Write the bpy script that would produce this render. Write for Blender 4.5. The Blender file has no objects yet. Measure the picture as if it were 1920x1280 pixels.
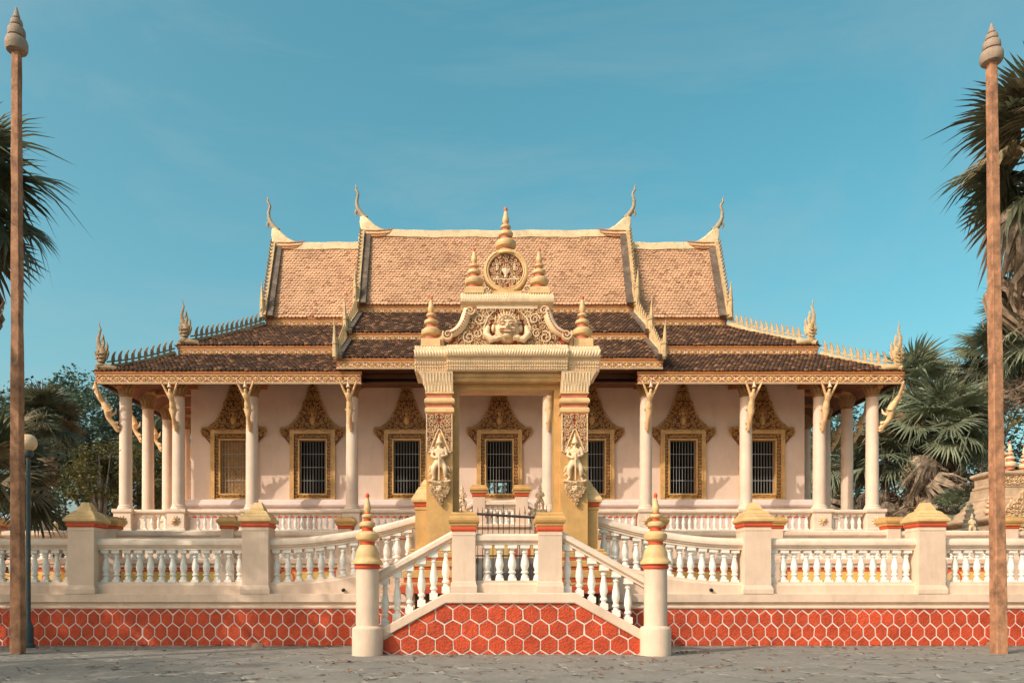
import bpy, math, random
from mathutils import Vector, Matrix, Euler
R = math.radians
random.seed(7)
SC = bpy.context.scene
COL = SC.collection

# ------------------------------------------------------------------ camera
CX, CZ, F, VX, HY = -0.78, 1.5, 1470.0, 895.0, 1105.0
cam_d = bpy.data.cameras.new('camera')
cam_d.sensor_width = 36.0
cam_d.lens = 36.0*F/1920.0
cam_d.shift_x = (960-VX)/1920.0
cam_d.shift_y = (HY-640)/1920.0
cam_d.clip_end = 3000.0
cam = bpy.data.objects.new('camera', cam_d)
cam.location = (CX, 0, CZ)
cam.rotation_euler = (R(90), 0, 0)
COL.objects.link(cam)
SC.camera = cam

# ------------------------------------------------------------------ light
SUN_DIR = Vector((1.28, 1.0, -1.17)).normalized()      # direction the light travels
w = bpy.data.worlds.new('World'); SC.world = w; w.use_nodes = True
nt = w.node_tree; nt.nodes.clear()
def N(tree, t, **kw):
    n = tree.nodes.new(t)
    for k, v in kw.items(): setattr(n, k, v)
    return n
sky = N(nt, 'ShaderNodeTexSky', sky_type='NISHITA', sun_disc=False)
sky.sun_elevation = math.asin(-SUN_DIR.z)
sky.sun_rotation = math.atan2(-SUN_DIR.x, -SUN_DIR.y)
sky.air_density = 1.0; sky.dust_density = 4.5; sky.ozone_density = 1.0
grade = N(nt, 'ShaderNodeMix', data_type='RGBA', blend_type='MULTIPLY')
grade.inputs[0].default_value = 1.0
grade.inputs[7].default_value = (1.95, 2.10, 1.95, 1)
tc = N(nt, 'ShaderNodeTexCoord')
mp = N(nt, 'ShaderNodeMapping'); mp.inputs['Scale'].default_value = (1.6, 1.6, 4.2); mp.inputs['Rotation'].default_value = (0.35, 0.5, 0.2)
nz = N(nt, 'ShaderNodeTexNoise'); nz.inputs['Scale'].default_value = 1.15; nz.inputs['Detail'].default_value = 8; nz.inputs['Roughness'].default_value = 0.62; nz.inputs['Distortion'].default_value = 0.9
cr = N(nt, 'ShaderNodeValToRGB'); cr.color_ramp.elements[0].position = 0.43; cr.color_ramp.elements[1].position = 0.92
cr.color_ramp.elements[1].color = (0.55, 0.55, 0.55, 1)
cl = N(nt, 'ShaderNodeMix', data_type='RGBA', blend_type='MIX'); cl.inputs[7].default_value = (4.6, 5.3, 5.6, 1)
bg = N(nt, 'ShaderNodeBackground'); bg.inputs[1].default_value = 0.10
wo = N(nt, 'ShaderNodeOutputWorld')
L = nt.links.new
L(sky.outputs[0], grade.inputs[6]); L(tc.outputs['Generated'], mp.inputs[0]); L(mp.outputs[0], nz.inputs['Vector'])
L(nz.outputs[0], cr.inputs[0]); L(cr.outputs[0], cl.inputs[0]); hs = N(nt,'ShaderNodeHueSaturation'); hs.inputs['Saturation'].default_value = 1.31; hs.inputs['Hue'].default_value = 0.458; L(grade.outputs[2], hs.inputs['Color']); L(hs.outputs[0], cl.inputs[6]); L(cl.outputs[2], bg.inputs[0]); L(bg.outputs[0], wo.inputs[0])
sd = bpy.data.lights.new('sun', 'SUN'); sd.energy = 3.1; sd.angle = R(0.55); sd.color = (1.0, 0.91, 0.78)
sun = bpy.data.objects.new('sun', sd); COL.objects.link(sun)
sun.rotation_euler = SUN_DIR.to_track_quat('-Z', 'Y').to_euler(); sun.location = (-30, -30, 40)
vs = SC.view_settings
vs.view_transform = 'Standard'; vs.look = 'None'; vs.exposure = 0.0; vs.gamma = 1.0; vs.use_curve_mapping = False
SC.cycles.max_bounces = 6; SC.cycles.diffuse_bounces = 5

# ------------------------------------------------------------------ helpers
def px(x, D): return CX + (x-VX)*D/F
def pz(y, D): return CZ + (HY-y)*D/F

class MB:
    def __init__(s): s.v = []; s.f = []; s.m = []; s.r = []
    def add(s, vs, fs, mi=0, rnd=0.0):
        o = len(s.v); s.v.extend([tuple(p) for p in vs])
        for f in fs: s.f.append(tuple(i+o for i in f)); s.m.append(mi); s.r.append(rnd)
        return s
    def box(s, x0, x1, y0, y1, z0, z1, mi=0, rnd=0.0):
        return s.add([(x0,y0,z0),(x1,y0,z0),(x1,y1,z0),(x0,y1,z0),(x0,y0,z1),(x1,y0,z1),(x1,y1,z1),(x0,y1,z1)],
              [(0,3,2,1),(4,5,6,7),(0,1,5,4),(1,2,6,5),(2,3,7,6),(3,0,4,7)], mi, rnd)
    def lathe(s, prof, cx=0, cy=0, z=0, seg=16, mi=0, bands=None):
        """prof [(r,z)]; bands: list of material index per ring gap"""
        vs=[]; n=len(prof)
        for r, zz in prof:
            for k in range(seg):
                a=2*math.pi*k/seg; vs.append((cx+r*math.cos(a), cy+r*math.sin(a), z+zz))
        o=len(s.v); s.v.extend(vs)
        for i in range(n-1):
            for k in range(seg):
                k2=(k+1)%seg
                s.f.append((o+i*seg+k,o+i*seg+k2,o+(i+1)*seg+k2,o+(i+1)*seg+k)); s.m.append(bands[i] if bands else mi); s.r.append(0)
        s.f.append(tuple(o+(n-1)*seg+k for k in range(seg))); s.m.append(bands[-1] if bands else mi); s.r.append(0)
        s.f.append(tuple(o+seg-1-k for k in range(seg))); s.m.append(bands[0] if bands else mi); s.r.append(0)
        return s
    def sq(s, prof, cx=0, cy=0, z=0, dx=0, dy=0, mi=0, bands=None):
        """square-plan lathe: prof [(half,z)], half widths plus dx / dy"""
        o=len(s.v); n=len(prof)
        for h, zz in prof:
            for sx, sy in ((-1,-1),(1,-1),(1,1),(-1,1)): s.v.append((cx+sx*(h+dx), cy+sy*(h+dy), z+zz))
        for i in range(n-1):
            for k in range(4):
                k2=(k+1)%4
                s.f.append((o+i*4+k,o+i*4+k2,o+i*4+4+k2,o+i*4+4+k)); s.m.append(bands[i] if bands else mi); s.r.append(0)
        s.f.append(tuple(o+(n-1)*4+k for k in range(4))); s.m.append(bands[-1] if bands else mi); s.r.append(0)
        s.f.append((o+3,o+2,o+1,o)); s.m.append(bands[0] if bands else mi); s.r.append(0)
        return s
    def sweepx(s, prof, xs, zo=None, mi=0, yo=None):
        """closed profile [(y,z)] (counter-clockwise seen from +X) run along x with z offset zo(x)"""
        o=len(s.v); n=len(prof)
        for x in xs:
            dz = zo(x) if zo else 0
            dy = yo(x) if yo else 0
            for y, zz in prof: s.v.append((x, y+dy, zz+dz))
        for i in range(len(xs)-1):
            for k in range(n):
                k2=(k+1)%n
                s.f.append((o+i*n+k,o+i*n+k2,o+(i+1)*n+k2,o+(i+1)*n+k)); s.m.append(mi); s.r.append(0)
        s.f.append(tuple(o+n-1-k for k in range(n))); s.m.append(mi); s.r.append(0)
        s.f.append(tuple(o+(len(xs)-1)*n+k for k in range(n))); s.m.append(mi); s.r.append(0)
        return s
    def prism(s, poly, y0, y1, mi=0, rnd=0.0, inset=0.0):
        """polygon [(x,z)] (ccw seen from -Y, i.e. x right z up) from front y0 to back y1; inset bevels the front"""
        n=len(poly); o=len(s.v)
        cx=sum(p[0] for p in poly)/n; cz=sum(p[1] for p in poly)/n
        fr=poly
        if inset:
            fr=[]
            for p in poly:
                d=math.hypot(p[0]-cx,p[1]-cz) or 1; k=max(0.1,1-inset/d*1.2); fr.append((cx+(p[0]-cx)*k, cz+(p[1]-cz)*k))
            ym=y0+min(inset,(y1-y0)*0.5)
        for p in fr: s.v.append((p[0],y0,p[1]))
        rings=1
        if inset:
            for p in poly: s.v.append((p[0],ym,p[1]))
            rings=2
        for p in poly: s.v.append((p[0],y1,p[1]))
        s.f.append(tuple(o+k for k in range(n))); s.m.append(mi); s.r.append(rnd)
        for q in range(rings):
            for k in range(n):
                k2=(k+1)%n
                s.f.append((o+q*n+k2,o+q*n+k,o+(q+1)*n+k,o+(q+1)*n+k2)); s.m.append(mi); s.r.append(rnd)
        s.f.append(tuple(o+rings*n+n-1-k for k in range(n))); s.m.append(mi); s.r.append(rnd)
        return s
    def tube(s, pts, rad, seg=8, mi=0, cap=True, flat=1.0, rnd=0.0):
        pts=[Vector(p) for p in pts]; n=len(pts); o=len(s.v)
        if not hasattr(rad,'__len__'): rad=[rad]*n
        up=Vector((0,1,0))
        for i,p in enumerate(pts):
            t=(pts[min(i+1,n-1)]-pts[max(i-1,0)]).normalized()
            u=t.cross(up)
            if u.length<1e-3: u=t.cross(Vector((1,0,0)))
            u.normalize(); v=u.cross(t).normalized()
            for k in range(seg):
                a=2*math.pi*k/seg
                s.v.append(tuple(p+(u*math.cos(a)+v*math.sin(a)*flat)*rad[i]))
        for i in range(n-1):
            for k in range(seg):
                k2=(k+1)%seg
                s.f.append((o+i*seg+k,o+(i+1)*seg+k,o+(i+1)*seg+k2,o+i*seg+k2)); s.m.append(mi); s.r.append(rnd)
        if cap:
            s.f.append(tuple(o+k for k in range(seg))); s.m.append(mi); s.r.append(rnd)
            s.f.append(tuple(o+(n-1)*seg+seg-1-k for k in range(seg))); s.m.append(mi); s.r.append(rnd)
        return s
    # ---- relief on a front-facing plane y=y0 (towards the camera is -y)
    def leaf(s, x, z, a, ln, wd, h, y0, mi=0):
        c,q=math.cos(a),math.sin(a)
        def P(u,v,wv): return (x+u*c-v*q, y0-wv, z+u*q+v*c)
        vs=[P(-ln*.5,0,0),P(-ln*.12,-wd*.5,0),P(ln*.5,0,0),P(-ln*.12,wd*.5,0),P(-ln*.15,0,h),P(ln*.25,0,h*.7)]
        return s.add(vs,[(0,1,4),(1,5,4),(1,2,5),(2,3,5),(3,4,5),(3,0,4)],mi)
    def ridge(s, pts, wd, h, y0, mi=0):
        n=len(pts); o=len(s.v)
        for i,(x,z) in enumerate(pts):
            a=pts[max(i-1,0)]; b=pts[min(i+1,n-1)]
            tx,tz=b[0]-a[0],b[1]-a[1]; l=math.hypot(tx,tz) or 1
            nx,nz_=-tz/l,tx/l; k=wd[i] if hasattr(wd,'__len__') else wd
            hh=h[i] if hasattr(h,'__len__') else h
            s.v += [(x+nx*k*.5,y0,z+nz_*k*.5),(x+nx*k*.25,y0-hh,z+nz_*k*.25),(x-nx*k*.25,y0-hh,z-nz_*k*.25),(x-nx*k*.5,y0,z-nz_*k*.5)]
        for i in range(n-1):
            for k in range(3):
                s.f.append((o+i*4+k,o+i*4+k+1,o+i*4+5+k,o+i*4+4+k)); s.m.append(mi); s.r.append(0)
        s.f.append((o+3,o+2,o+1,o)); s.m.append(mi); s.r.append(0)
        e=o+(n-1)*4; s.f.append((e,e+1,e+2,e+3)); s.m.append(mi); s.r.append(0)
        return s
    def spiral(s, x, z, r, turns, a0, sgn, wd, h, y0, mi=0, n=16):
        pts=[];ws=[]
        for i in range(n):
            t=i/(n-1); rr=r*(1-.86*t); a=a0+sgn*turns*2*math.pi*t
            pts.append((x+rr*math.cos(a),z+rr*math.sin(a))); ws.append(wd*(1-.45*t))
        return s.ridge(pts,ws,h,y0,mi)
    def dome(s, x, z, rx, rz, h, y0, mi=0, seg=10, rings=3):
        o=len(s.v)
        for i in range(rings):
            t=i/rings; c=math.cos(t*math.pi/2); q=math.sin(t*math.pi/2)
            for k in range(seg):
                a=2*math.pi*k/seg; s.v.append((x+rx*c*math.cos(a),y0-h*q,z+rz*c*math.sin(a)))
        s.v.append((x,y0-h,z)); top=len(s.v)-1
        for i in range(rings-1):
            for k in range(seg):
                k2=(k+1)%seg; s.f.append((o+i*seg+k,o+i*seg+k2,o+(i+1)*seg+k2,o+(i+1)*seg+k)); s.m.append(mi); s.r.append(0)
        for k in range(seg):
            s.f.append((o+(rings-1)*seg+k,o+(rings-1)*seg+(k+1)%seg,top)); s.m.append(mi); s.r.append(0)
        return s
    def mesh(s, name, mats, smooth=None, rnd=False):
        me=bpy.data.meshes.new(name); me.from_pydata(s.v,[],s.f); me.validate(verbose=False)
        if not isinstance(mats,(list,tuple)): mats=[mats]
        for m in mats: me.materials.append(M[m])
        if len(me.polygons)==len(s.m):
            if len(mats)>1: me.polygons.foreach_set('material_index',s.m)
            if rnd:
                at=me.attributes.new('rnd','FLOAT','FACE'); at.data.foreach_set('value',s.r)
        if smooth is not None:
            me.polygons.foreach_set('use_smooth',[True]*len(me.polygons)); me.set_sharp_from_angle(angle=R(smooth))
        me.update(); return me

def link(name, me, parent=None, loc=(0,0,0), rot=(0,0,0), scale=(1,1,1)):
    o=bpy.data.objects.new(name, me); COL.objects.link(o)
    o.location=loc; o.rotation_euler=rot; o.scale=scale
    if parent: o.parent=parent
    return o
def ob(name, mb, mats, parent=None, smooth=None, loc=(0,0,0), rot=(0,0,0), scale=(1,1,1), rnd=False, kind=None):
    o=link(name, mb.mesh(name,mats,smooth,rnd), parent, loc, rot, scale)
    if kind: o['kind']=kind
    return o
def tag(o, label, cat, group=None, kind=None):
    o['label']=label; o['category']=cat
    if group: o['group']=group
    if kind: o['kind']=kind
    return o
def thing(name, label, cat, loc=(0,0,0), group=None):
    o=link(name, None, None, loc); return tag(o,label,cat,group)
def struct(name, mb, mats, smooth=None):
    o=ob(name, mb, mats, None, smooth); o['kind']='structure'; return o

# ------------------------------------------------------------------ materials
M={}
def mat(name, col, rough=0.7, var=0.10, vscale=1.2, bump=0.15, bscale=40.0, dirt=0.0, dirtcol=(0.10,0.07,0.05), spec=0.35, metal=0.0,
        col2=None, streak=0.0, rnd=0.0, rndcol=None, objrnd=0.0, transl=0.0, dscale=2.2, chip=0.0, chipcol=(.8,.75,.7), chipscale=6.0):
    m=bpy.data.materials.new(name); m.use_nodes=True; t=m.node_tree; t.nodes.clear(); l=t.links.new
    out=N(t,'ShaderNodeOutputMaterial'); p=N(t,'ShaderNodeBsdfPrincipled')
    p.inputs['Roughness'].default_value=rough; p.inputs['Metallic'].default_value=metal
    p.inputs['Specular IOR Level'].default_value=spec
    g=N(t,'ShaderNodeNewGeometry')
    n1=N(t,'ShaderNodeTexNoise'); n1.inputs['Scale'].default_value=vscale; n1.inputs['Detail'].default_value=7; n1.inputs['Roughness'].default_value=.65
    l(g.outputs['Position'],n1.inputs['Vector'])
    c2=col2 or tuple(min(1,c*(1-var*2.2)) for c in col); c1=tuple(min(1,c*(1+var)) for c in col)
    if col2: c1=col
    ramp=N(t,'ShaderNodeValToRGB'); ramp.color_ramp.elements[0].position=.34; ramp.color_ramp.elements[1].position=.66
    ramp.color_ramp.elements[0].color=(*c2,1); ramp.color_ramp.elements[1].color=(*c1,1)
    l(n1.outputs[0],ramp.inputs[0]); cur=ramp.outputs[0]
    if rnd:
        at=N(t,'ShaderNodeAttribute'); at.attribute_name='rnd'
        rr=N(t,'ShaderNodeValToRGB'); rr.color_ramp.interpolation='LINEAR'
        rr.color_ramp.elements[0].position=1-rnd; rr.color_ramp.elements[1].position=1.0
        l(at.outputs['Fac'],rr.inputs[0])
        mx=N(t,'ShaderNodeMix',data_type='RGBA'); l(rr.outputs[0],mx.inputs[0]); l(cur,mx.inputs[6]); mx.inputs[7].default_value=(*rndcol,1); cur=mx.outputs[2]
    if objrnd:
        oi=N(t,'ShaderNodeObjectInfo'); hs=N(t,'ShaderNodeHueSaturation')
        mr=N(t,'ShaderNodeMapRange'); mr.inputs[3].default_value=1-objrnd; mr.inputs[4].default_value=1+objrnd
        l(oi.outputs['Random'],mr.inputs[0]); l(mr.outputs[0],hs.inputs['Value']); l(cur,hs.inputs['Color']); cur=hs.outputs[0]
    if dirt:
        n2=N(t,'ShaderNodeTexNoise'); n2.inputs['Scale'].default_value=dscale; n2.inputs['Detail'].default_value=9; n2.inputs['Roughness'].default_value=.72
        if streak:
            mpp=N(t,'ShaderNodeMapping'); mpp.inputs['Scale'].default_value=(1,1,streak); l(g.outputs['Position'],mpp.inputs[0]); l(mpp.outputs[0],n2.inputs['Vector'])
        else: l(g.outputs['Position'],n2.inputs['Vector'])
        r2=N(t,'ShaderNodeValToRGB'); r2.color_ramp.elements[0].position=.50; r2.color_ramp.elements[1].position=.74
        r2.color_ramp.elements[1].color=(dirt,dirt,dirt,1)
        l(n2.outputs[0],r2.inputs[0]); mx=N(t,'ShaderNodeMix',data_type='RGBA'); l(r2.outputs[0],mx.inputs[0]); l(cur,mx.inputs[6]); mx.inputs[7].default_value=(*dirtcol,1); cur=mx.outputs[2]
    if chip:
        n4=N(t,'ShaderNodeTexNoise'); n4.inputs['Scale'].default_value=chipscale; n4.inputs['Detail'].default_value=6; n4.inputs['Roughness'].default_value=.6
        l(g.outputs['Position'],n4.inputs['Vector'])
        r4=N(t,'ShaderNodeValToRGB'); r4.color_ramp.elements[0].position=.68; r4.color_ramp.elements[1].position=.72; r4.color_ramp.elements[1].color=(chip,chip,chip,1)
        l(n4.outputs[0],r4.inputs[0]); mx=N(t,'ShaderNodeMix',data_type='RGBA'); l(r4.outputs[0],mx.inputs[0]); l(cur,mx.inputs[6]); mx.inputs[7].default_value=(*chipcol,1); cur=mx.outputs[2]
    l(cur,p.inputs['Base Color'])
    if bump:
        n3=N(t,'ShaderNodeTexNoise'); n3.inputs['Scale'].default_value=bscale; n3.inputs['Detail'].default_value=5; l(g.outputs['Position'],n3.inputs['Vector'])
        b=N(t,'ShaderNodeBump'); b.inputs['Strength'].default_value=bump; b.inputs['Distance'].default_value=.02+.018*(bump>=.9); l(n3.outputs[0],b.inputs['Height']); l(b.outputs[0],p.inputs['Normal'])
    if transl:
        tr=N(t,'ShaderNodeBsdfTranslucent'); l(cur,tr.inputs[0]); mxs=N(t,'ShaderNodeMixShader'); mxs.inputs[0].default_value=transl
        l(p.outputs[0],mxs.inputs[1]); l(tr.outputs[0],mxs.inputs[2]); l(mxs.outputs[0],out.inputs[0])
    else: l(p.outputs[0],out.inputs[0])
    M[name]=m; return m
mat('cream',(.73,.54,.40),.72,.07,.9,.14,26,dirt=.42,dirtcol=(.44,.30,.21),streak=.22,dscale=3.4,chip=.45,chipcol=(.52,.43,.36),chipscale=8)
mat('cream_rail',(.78,.615,.475),.66,.07,1.1,.12,30,dirt=.42,dirtcol=(.47,.34,.25),dscale=3.5,chip=.4,chipcol=(.50,.41,.34),chipscale=10)
mat('hallwall',(.77,.575,.455),.75,.05,.6,.06,25,dirt=.28,dirtcol=(.46,.32,.24),streak=.35,chip=.4,chipcol=(.52,.40,.32),chipscale=5)
mat('mauve',(.76,.60,.53),.7,.06,1.0,.06,25,dirt=.25,dirtcol=(.44,.31,.25))
mat('white',(.82,.77,.69),.6,.05,3,.08,40,dirt=.26,dirtcol=(.48,.40,.32),objrnd=.05,dscale=5)
mat('column',(.74,.555,.425),.6,.05,1.5,.05,30,dirt=.28,dirtcol=(.52,.39,.31),chip=.6,chipcol=(.60,.60,.61),chipscale=2.2)
mat('capitalshade',(.40,.225,.085),.5,.12,5,.12,40,dirt=.4,dirtcol=(.18,.09,.04),dscale=5,spec=.45)  # gold browned so the colour carries the shadow under the eaves
mat('gold',(.58,.335,.115),.5,.10,2.0,.18,30,dirt=.35,dirtcol=(.34,.19,.06),spec=.45,streak=.4,dscale=3)
mat('goldpale',(.70,.455,.205),.5,.10,2.5,.16,35,dirt=.38,dirtcol=(.38,.22,.09),spec=.45,dscale=4)
mat('goldcarve',(.77,.555,.335),.5,.10,4,.10,50,dirt=.32,dirtcol=(.42,.26,.12),spec=.45,dscale=4)
mat('goldwin',(.64,.37,.13),.45,.10,4,.10,50,dirt=.2,dirtcol=(.3,.16,.04),spec=.5)
mat('flesh',(.76,.48,.24),.55,.10,4,.08,40,dirt=.25,dirtcol=(.42,.20,.10))
mat('red',(.60,.085,.030),.6,.06,2,.08,40)
mat('pinkpaint',(.62,.30,.20),.6,.1,6,.05,40)
mat('redback',(.33,.065,.035),.7,.12,4,.08,40)
mat('redfaded',(.55,.17,.10),.65,.12,4,.08,40)
mat('hexred',(.58,.080,.028),.75,.12,1.6,.95,26,dirt=.5,dirtcol=(.29,.04,.02),dscale=2.6,objrnd=.10,chip=.5,chipcol=(.52,.18,.10),chipscale=7)
mat('grout',(.80,.70,.60),.8,.08,3,.3,40,dirt=.3,dirtcol=(.4,.3,.25))
mat('brown',(.20,.075,.028),.6,.08,3,.08,40)
mat('fasciabrown',(.46,.175,.055),.55,.08,2,.06,30)
mat('fasciaback',(.34,.12,.05),.6,.08,3,.06,30)
mat('frieze',(.84,.62,.38),.5,.08,6,.06,40)
mat('friezeflower',(.72,.48,.20),.5,.08,6,.06,40)
mat('tile',(.60,.345,.20),.8,.10,1.0,.2,30,dirt=.40,dirtcol=(.24,.12,.065),dscale=1.3,rnd=.16,rndcol=(.36,.18,.095),chip=.5,chipcol=(.70,.47,.31),chipscale=1.4)
mat('tiledark',(.115,.060,.036),.8,.2,1.2,.2,30,dirt=.6,dirtcol=(.035,.025,.02),dscale=1.3,rnd=.28,rndcol=(.40,.20,.10))
mat('ridgecream',(.78,.60,.36),.65,.08,2,.12,30,dirt=.55,dirtcol=(.10,.07,.05),dscale=2.5)
mat('hornneck',(.40,.31,.20),.7,.15,3,.15,30,dirt=.6,dirtcol=(.10,.075,.055),dscale=3)
mat('verge',(.14,.10,.075),.8,.2,2,.3,30,dirt=.5,dirtcol=(.45,.34,.22),dscale=3)
mat('crestdark',(.31,.205,.105),.6,.15,4,.15,40,dirt=.6,dirtcol=(.08,.055,.035),dscale=5)  # darker crest tone, left hip's shade put into the colour; also verge teeth
mat('crestgold',(.56,.38,.19),.6,.12,4,.15,40,dirt=.5,dirtcol=(.18,.11,.06),dscale=6)  # lit tone for the right hip crest; also verge boards and spires
mat('soffit',(.17,.072,.036),.7,.1,2,.1,20)
mat('dark',(.020,.014,.010),.8,.1,2,0)
mat('interiordark',(.05,.032,.022),.85,.1,1,0)  # near-black, the room's shade put into the surface colour
mat('iron',(.045,.035,.032),.55,.1,5,.1,60,spec=.4)
mat('bars',(.46,.44,.41),.45,.05,5,0,spec=.4)
mat('shutter',(.42,.22,.06),.5,.15,8,.3,60)
mat('pole',(.42,.205,.108),.85,.24,3.0,.5,18,dirt=.92,dirtcol=(.095,.055,.038),dscale=5,streak=.5,chip=.75,chipcol=(.24,.20,.18),chipscale=4)
mat('polecap',(.36,.27,.20),.85,.16,5,.4,30,dirt=.6,dirtcol=(.10,.08,.065),dscale=5)
mat('lampglass',(.78,.52,.30),.35,.05,3,0,spec=.5)
mat('lampmetal',(.055,.075,.075),.5,.1,5,.1,50)
mat('grey',(.20,.185,.165),.9,.12,1.5,.3,20,dirt=.4,dirtcol=(.09,.08,.07))
mat('bouncefloor',(.55,.36,.25),.8,.08,2,.1,20,dirt=.2,dirtcol=(.3,.18,.12))  # unseen floors, tone made pale and warm to bounce light onto the hall
mat('shrineclay',(.56,.38,.24),.75,.12,2,.25,25,dirt=.5,dirtcol=(.26,.15,.09),dscale=3)
mat('stepred',(.52,.085,.035),.7,.08,2,.1,30)
mat('yellowpanel',(.74,.47,.12),.6,.06,2,.08,30)
mat('leafdark',(.028,.050,.026),.6,.25,.8,0,rnd=1.0,rndcol=(.085,.115,.048),transl=.28)
mat('leafteal',(.045,.080,.058),.6,.25,.6,0,rnd=1.0,rndcol=(.13,.185,.12),transl=.28)
mat('leafolive',(.065,.070,.020),.6,.25,.8,0,rnd=1.0,rndcol=(.17,.14,.035),transl=.25)
mat('leafyellow',(.15,.125,.04),.6,.25,.8,0,rnd=1.0,rndcol=(.30,.20,.07),transl=.25)
mat('frond',(.13,.14,.075),.45,.25,1.5,0,objrnd=.38,spec=.45,transl=.3)
mat('frondblue',(.25,.275,.17),.45,.25,1.5,0,objrnd=.38,spec=.45,transl=.3)
mat('frondbrown',(.26,.20,.11),.6,.25,1.5,0,objrnd=.35,transl=.2)
mat('fronddead',(.42,.31,.215),.85,.3,3,0,objrnd=.4,transl=.15)
mat('bark',(.17,.14,.115),.9,.25,3,.8,12,dirt=.4,dirtcol=(.05,.04,.03))
mat('deadleaf',(.30,.135,.055),.8,.3,8,0,rnd=.6,rndcol=(.12,.05,.025))
mat('brick',(.33,.22,.15),.9,.15,6,.4,40)
mat('shedroof',(.30,.42,.48),.5,.08,2,.1,10)
mat('blackhole',(.02,.016,.014),.9,.1,5,0)
mat('bellgrey',(.34,.29,.21),.7,.15,3,.2,30,dirt=.4,dirtcol=(.10,.08,.06))
# ground: worn cast concrete with cracks and pale mortar lines
def ground_mat():
    m=bpy.data.materials.new('ground'); m.use_nodes=True; t=m.node_tree; t.nodes.clear(); l=t.links.new
    out=N(t,'ShaderNodeOutputMaterial'); p=N(t,'ShaderNodeBsdfPrincipled'); p.inputs['Roughness'].default_value=.88; p.inputs['Specular IOR Level'].default_value=.25
    g=N(t,'ShaderNodeNewGeometry')
    def noise(s,d,r=.6,vec=None):
        n=N(t,'ShaderNodeTexNoise'); n.inputs['Scale'].default_value=s; n.inputs['Detail'].default_value=d; n.inputs['Roughness'].default_value=r
        l(vec or g.outputs['Position'],n.inputs['Vector']); return n
    def ramp(a,b,ca,cb,src):
        r=N(t,'ShaderNodeValToRGB'); r.color_ramp.elements[0].position=a; r.color_ramp.elements[1].position=b
        r.color_ramp.elements[0].color=(*ca,1); r.color_ramp.elements[1].color=(*cb,1); l(src,r.inputs[0]); return r
    a=noise(.9,9,.7); base=ramp(.32,.70,(.21,.19,.163),(.325,.292,.248),a.outputs[0])
    b=noise(7,8,.75); sp=ramp(.42,.70,(0,0,0),(.55,.55,.55),b.outputs[0])
    mx=N(t,'ShaderNodeMix',data_type='RGBA'); l(sp.outputs[0],mx.inputs[0]); l(base.outputs[0],mx.inputs[6]); mx.inputs[7].default_value=(.12,.10,.085,1)
    dn=noise(1.3,4); add=N(t,'ShaderNodeMix',data_type='VECTOR'); add.inputs[0].default_value=.42
    l(g.outputs['Position'],add.inputs[4]); l(dn.outputs['Color'],add.inputs[5])
    vo=N(t,'ShaderNodeTexVoronoi',feature='DISTANCE_TO_EDGE'); vo.inputs['Scale'].default_value=1.0; l(add.outputs[1],vo.inputs['Vector'])
    crk=ramp(.009,.032,(1,1,1),(0,0,0),vo.outputs['Distance'])
    wn=noise(2.4,4); wsel=ramp(.44,.56,(0,0,0),(1,1,1),wn.outputs[0])
    cc=N(t,'ShaderNodeMix',data_type='RGBA'); l(wsel.outputs[0],cc.inputs[0]); cc.inputs[6].default_value=(.05,.042,.036,1); cc.inputs[7].default_value=(.46,.41,.34,1)
    brk=noise(5,3); bsel=ramp(.40,.55,(.1,.1,.1),(1,1,1),brk.outputs[0])
    mul=N(t,'ShaderNodeMath',operation='MULTIPLY'); l(crk.outputs[0],mul.inputs[0]); l(bsel.outputs[0],mul.inputs[1])
    m2=N(t,'ShaderNodeMix',data_type='RGBA'); l(mul.outputs[0],m2.inputs[0]); l(mx.outputs[2],m2.inputs[6]); l(cc.outputs[2],m2.inputs[7])
    l(m2.outputs[2],p.inputs['Base Color'])
    hsum=N(t,'ShaderNodeMath',operation='SUBTRACT'); bb=noise(3.5,10,.8); l(bb.outputs[0],hsum.inputs[0]); l(mul.outputs[0],hsum.inputs[1])
    bp=N(t,'ShaderNodeBump'); bp.inputs['Strength'].default_value=.7; bp.inputs['Distance'].default_value=.05; l(hsum.outputs[0],bp.inputs['Height']); l(bp.outputs[0],p.inputs['Normal'])
    l(p.outputs[0],out.inputs[0]); M['ground']=m
ground_mat()
# ------------------------------------------------------------------ shared small pieces
def baluster_mesh(name, h, r, mats='white', seg=10, top=.10, base=.07):
    b=MB()
    t=h*top; q=h*base
    b.sq([(r*.98,0),(r*.98,q)])
    p=[(.90,.07),(.88,.13),(.62,.17),(.58,.195),(.92,.215),(.94,.25),(.66,.275),(.70,.31),(.98,.40),(1.0,.45),(.86,.56),(.56,.70),(.50,.755),(.74,.78),(.74,.80),(.52,.825),(.56,.85),(.80,.885),(.86,.90)]
    b.lathe([(rr*r,zz*h) for rr,zz in p],seg=seg)
    b.sq([(r*1.12,h-t),(r*1.12,h)])
    return b.mesh(name,mats,50)
def finial_mb(H, wide=1.0, seg=18):
    pts=[(.150,0,1),(.150,.085,1),(.165,.095,0),(.215,.12,0),(.235,.17,0),(.225,.225,0),(.165,.265,0),(.155,.275,0),(.115,.285,1),(.110,.345,1),(.125,.352,0),(.158,.375,0),(.165,.41,0),(.150,.445,0),(.105,.465,0),
         (.080,.475,1),(.078,.515,1),(.090,.52,0),(.115,.545,0),(.115,.575,0),(.085,.60,0),(.060,.61,1),(.058,.635,1),(.055,.64,0),(.078,.69,0),(.070,.74,0),(.045,.84,0),(.032,.90,0),(.030,.91,1),(.042,.94,1),(.036,.975,1),(.010,1.0,1)]
    b=MB(); b.lathe([(r*H*wide,z*H) for r,z,_ in pts],seg=seg,bands=[q[2] for q in pts[1:]])
    return b
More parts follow.
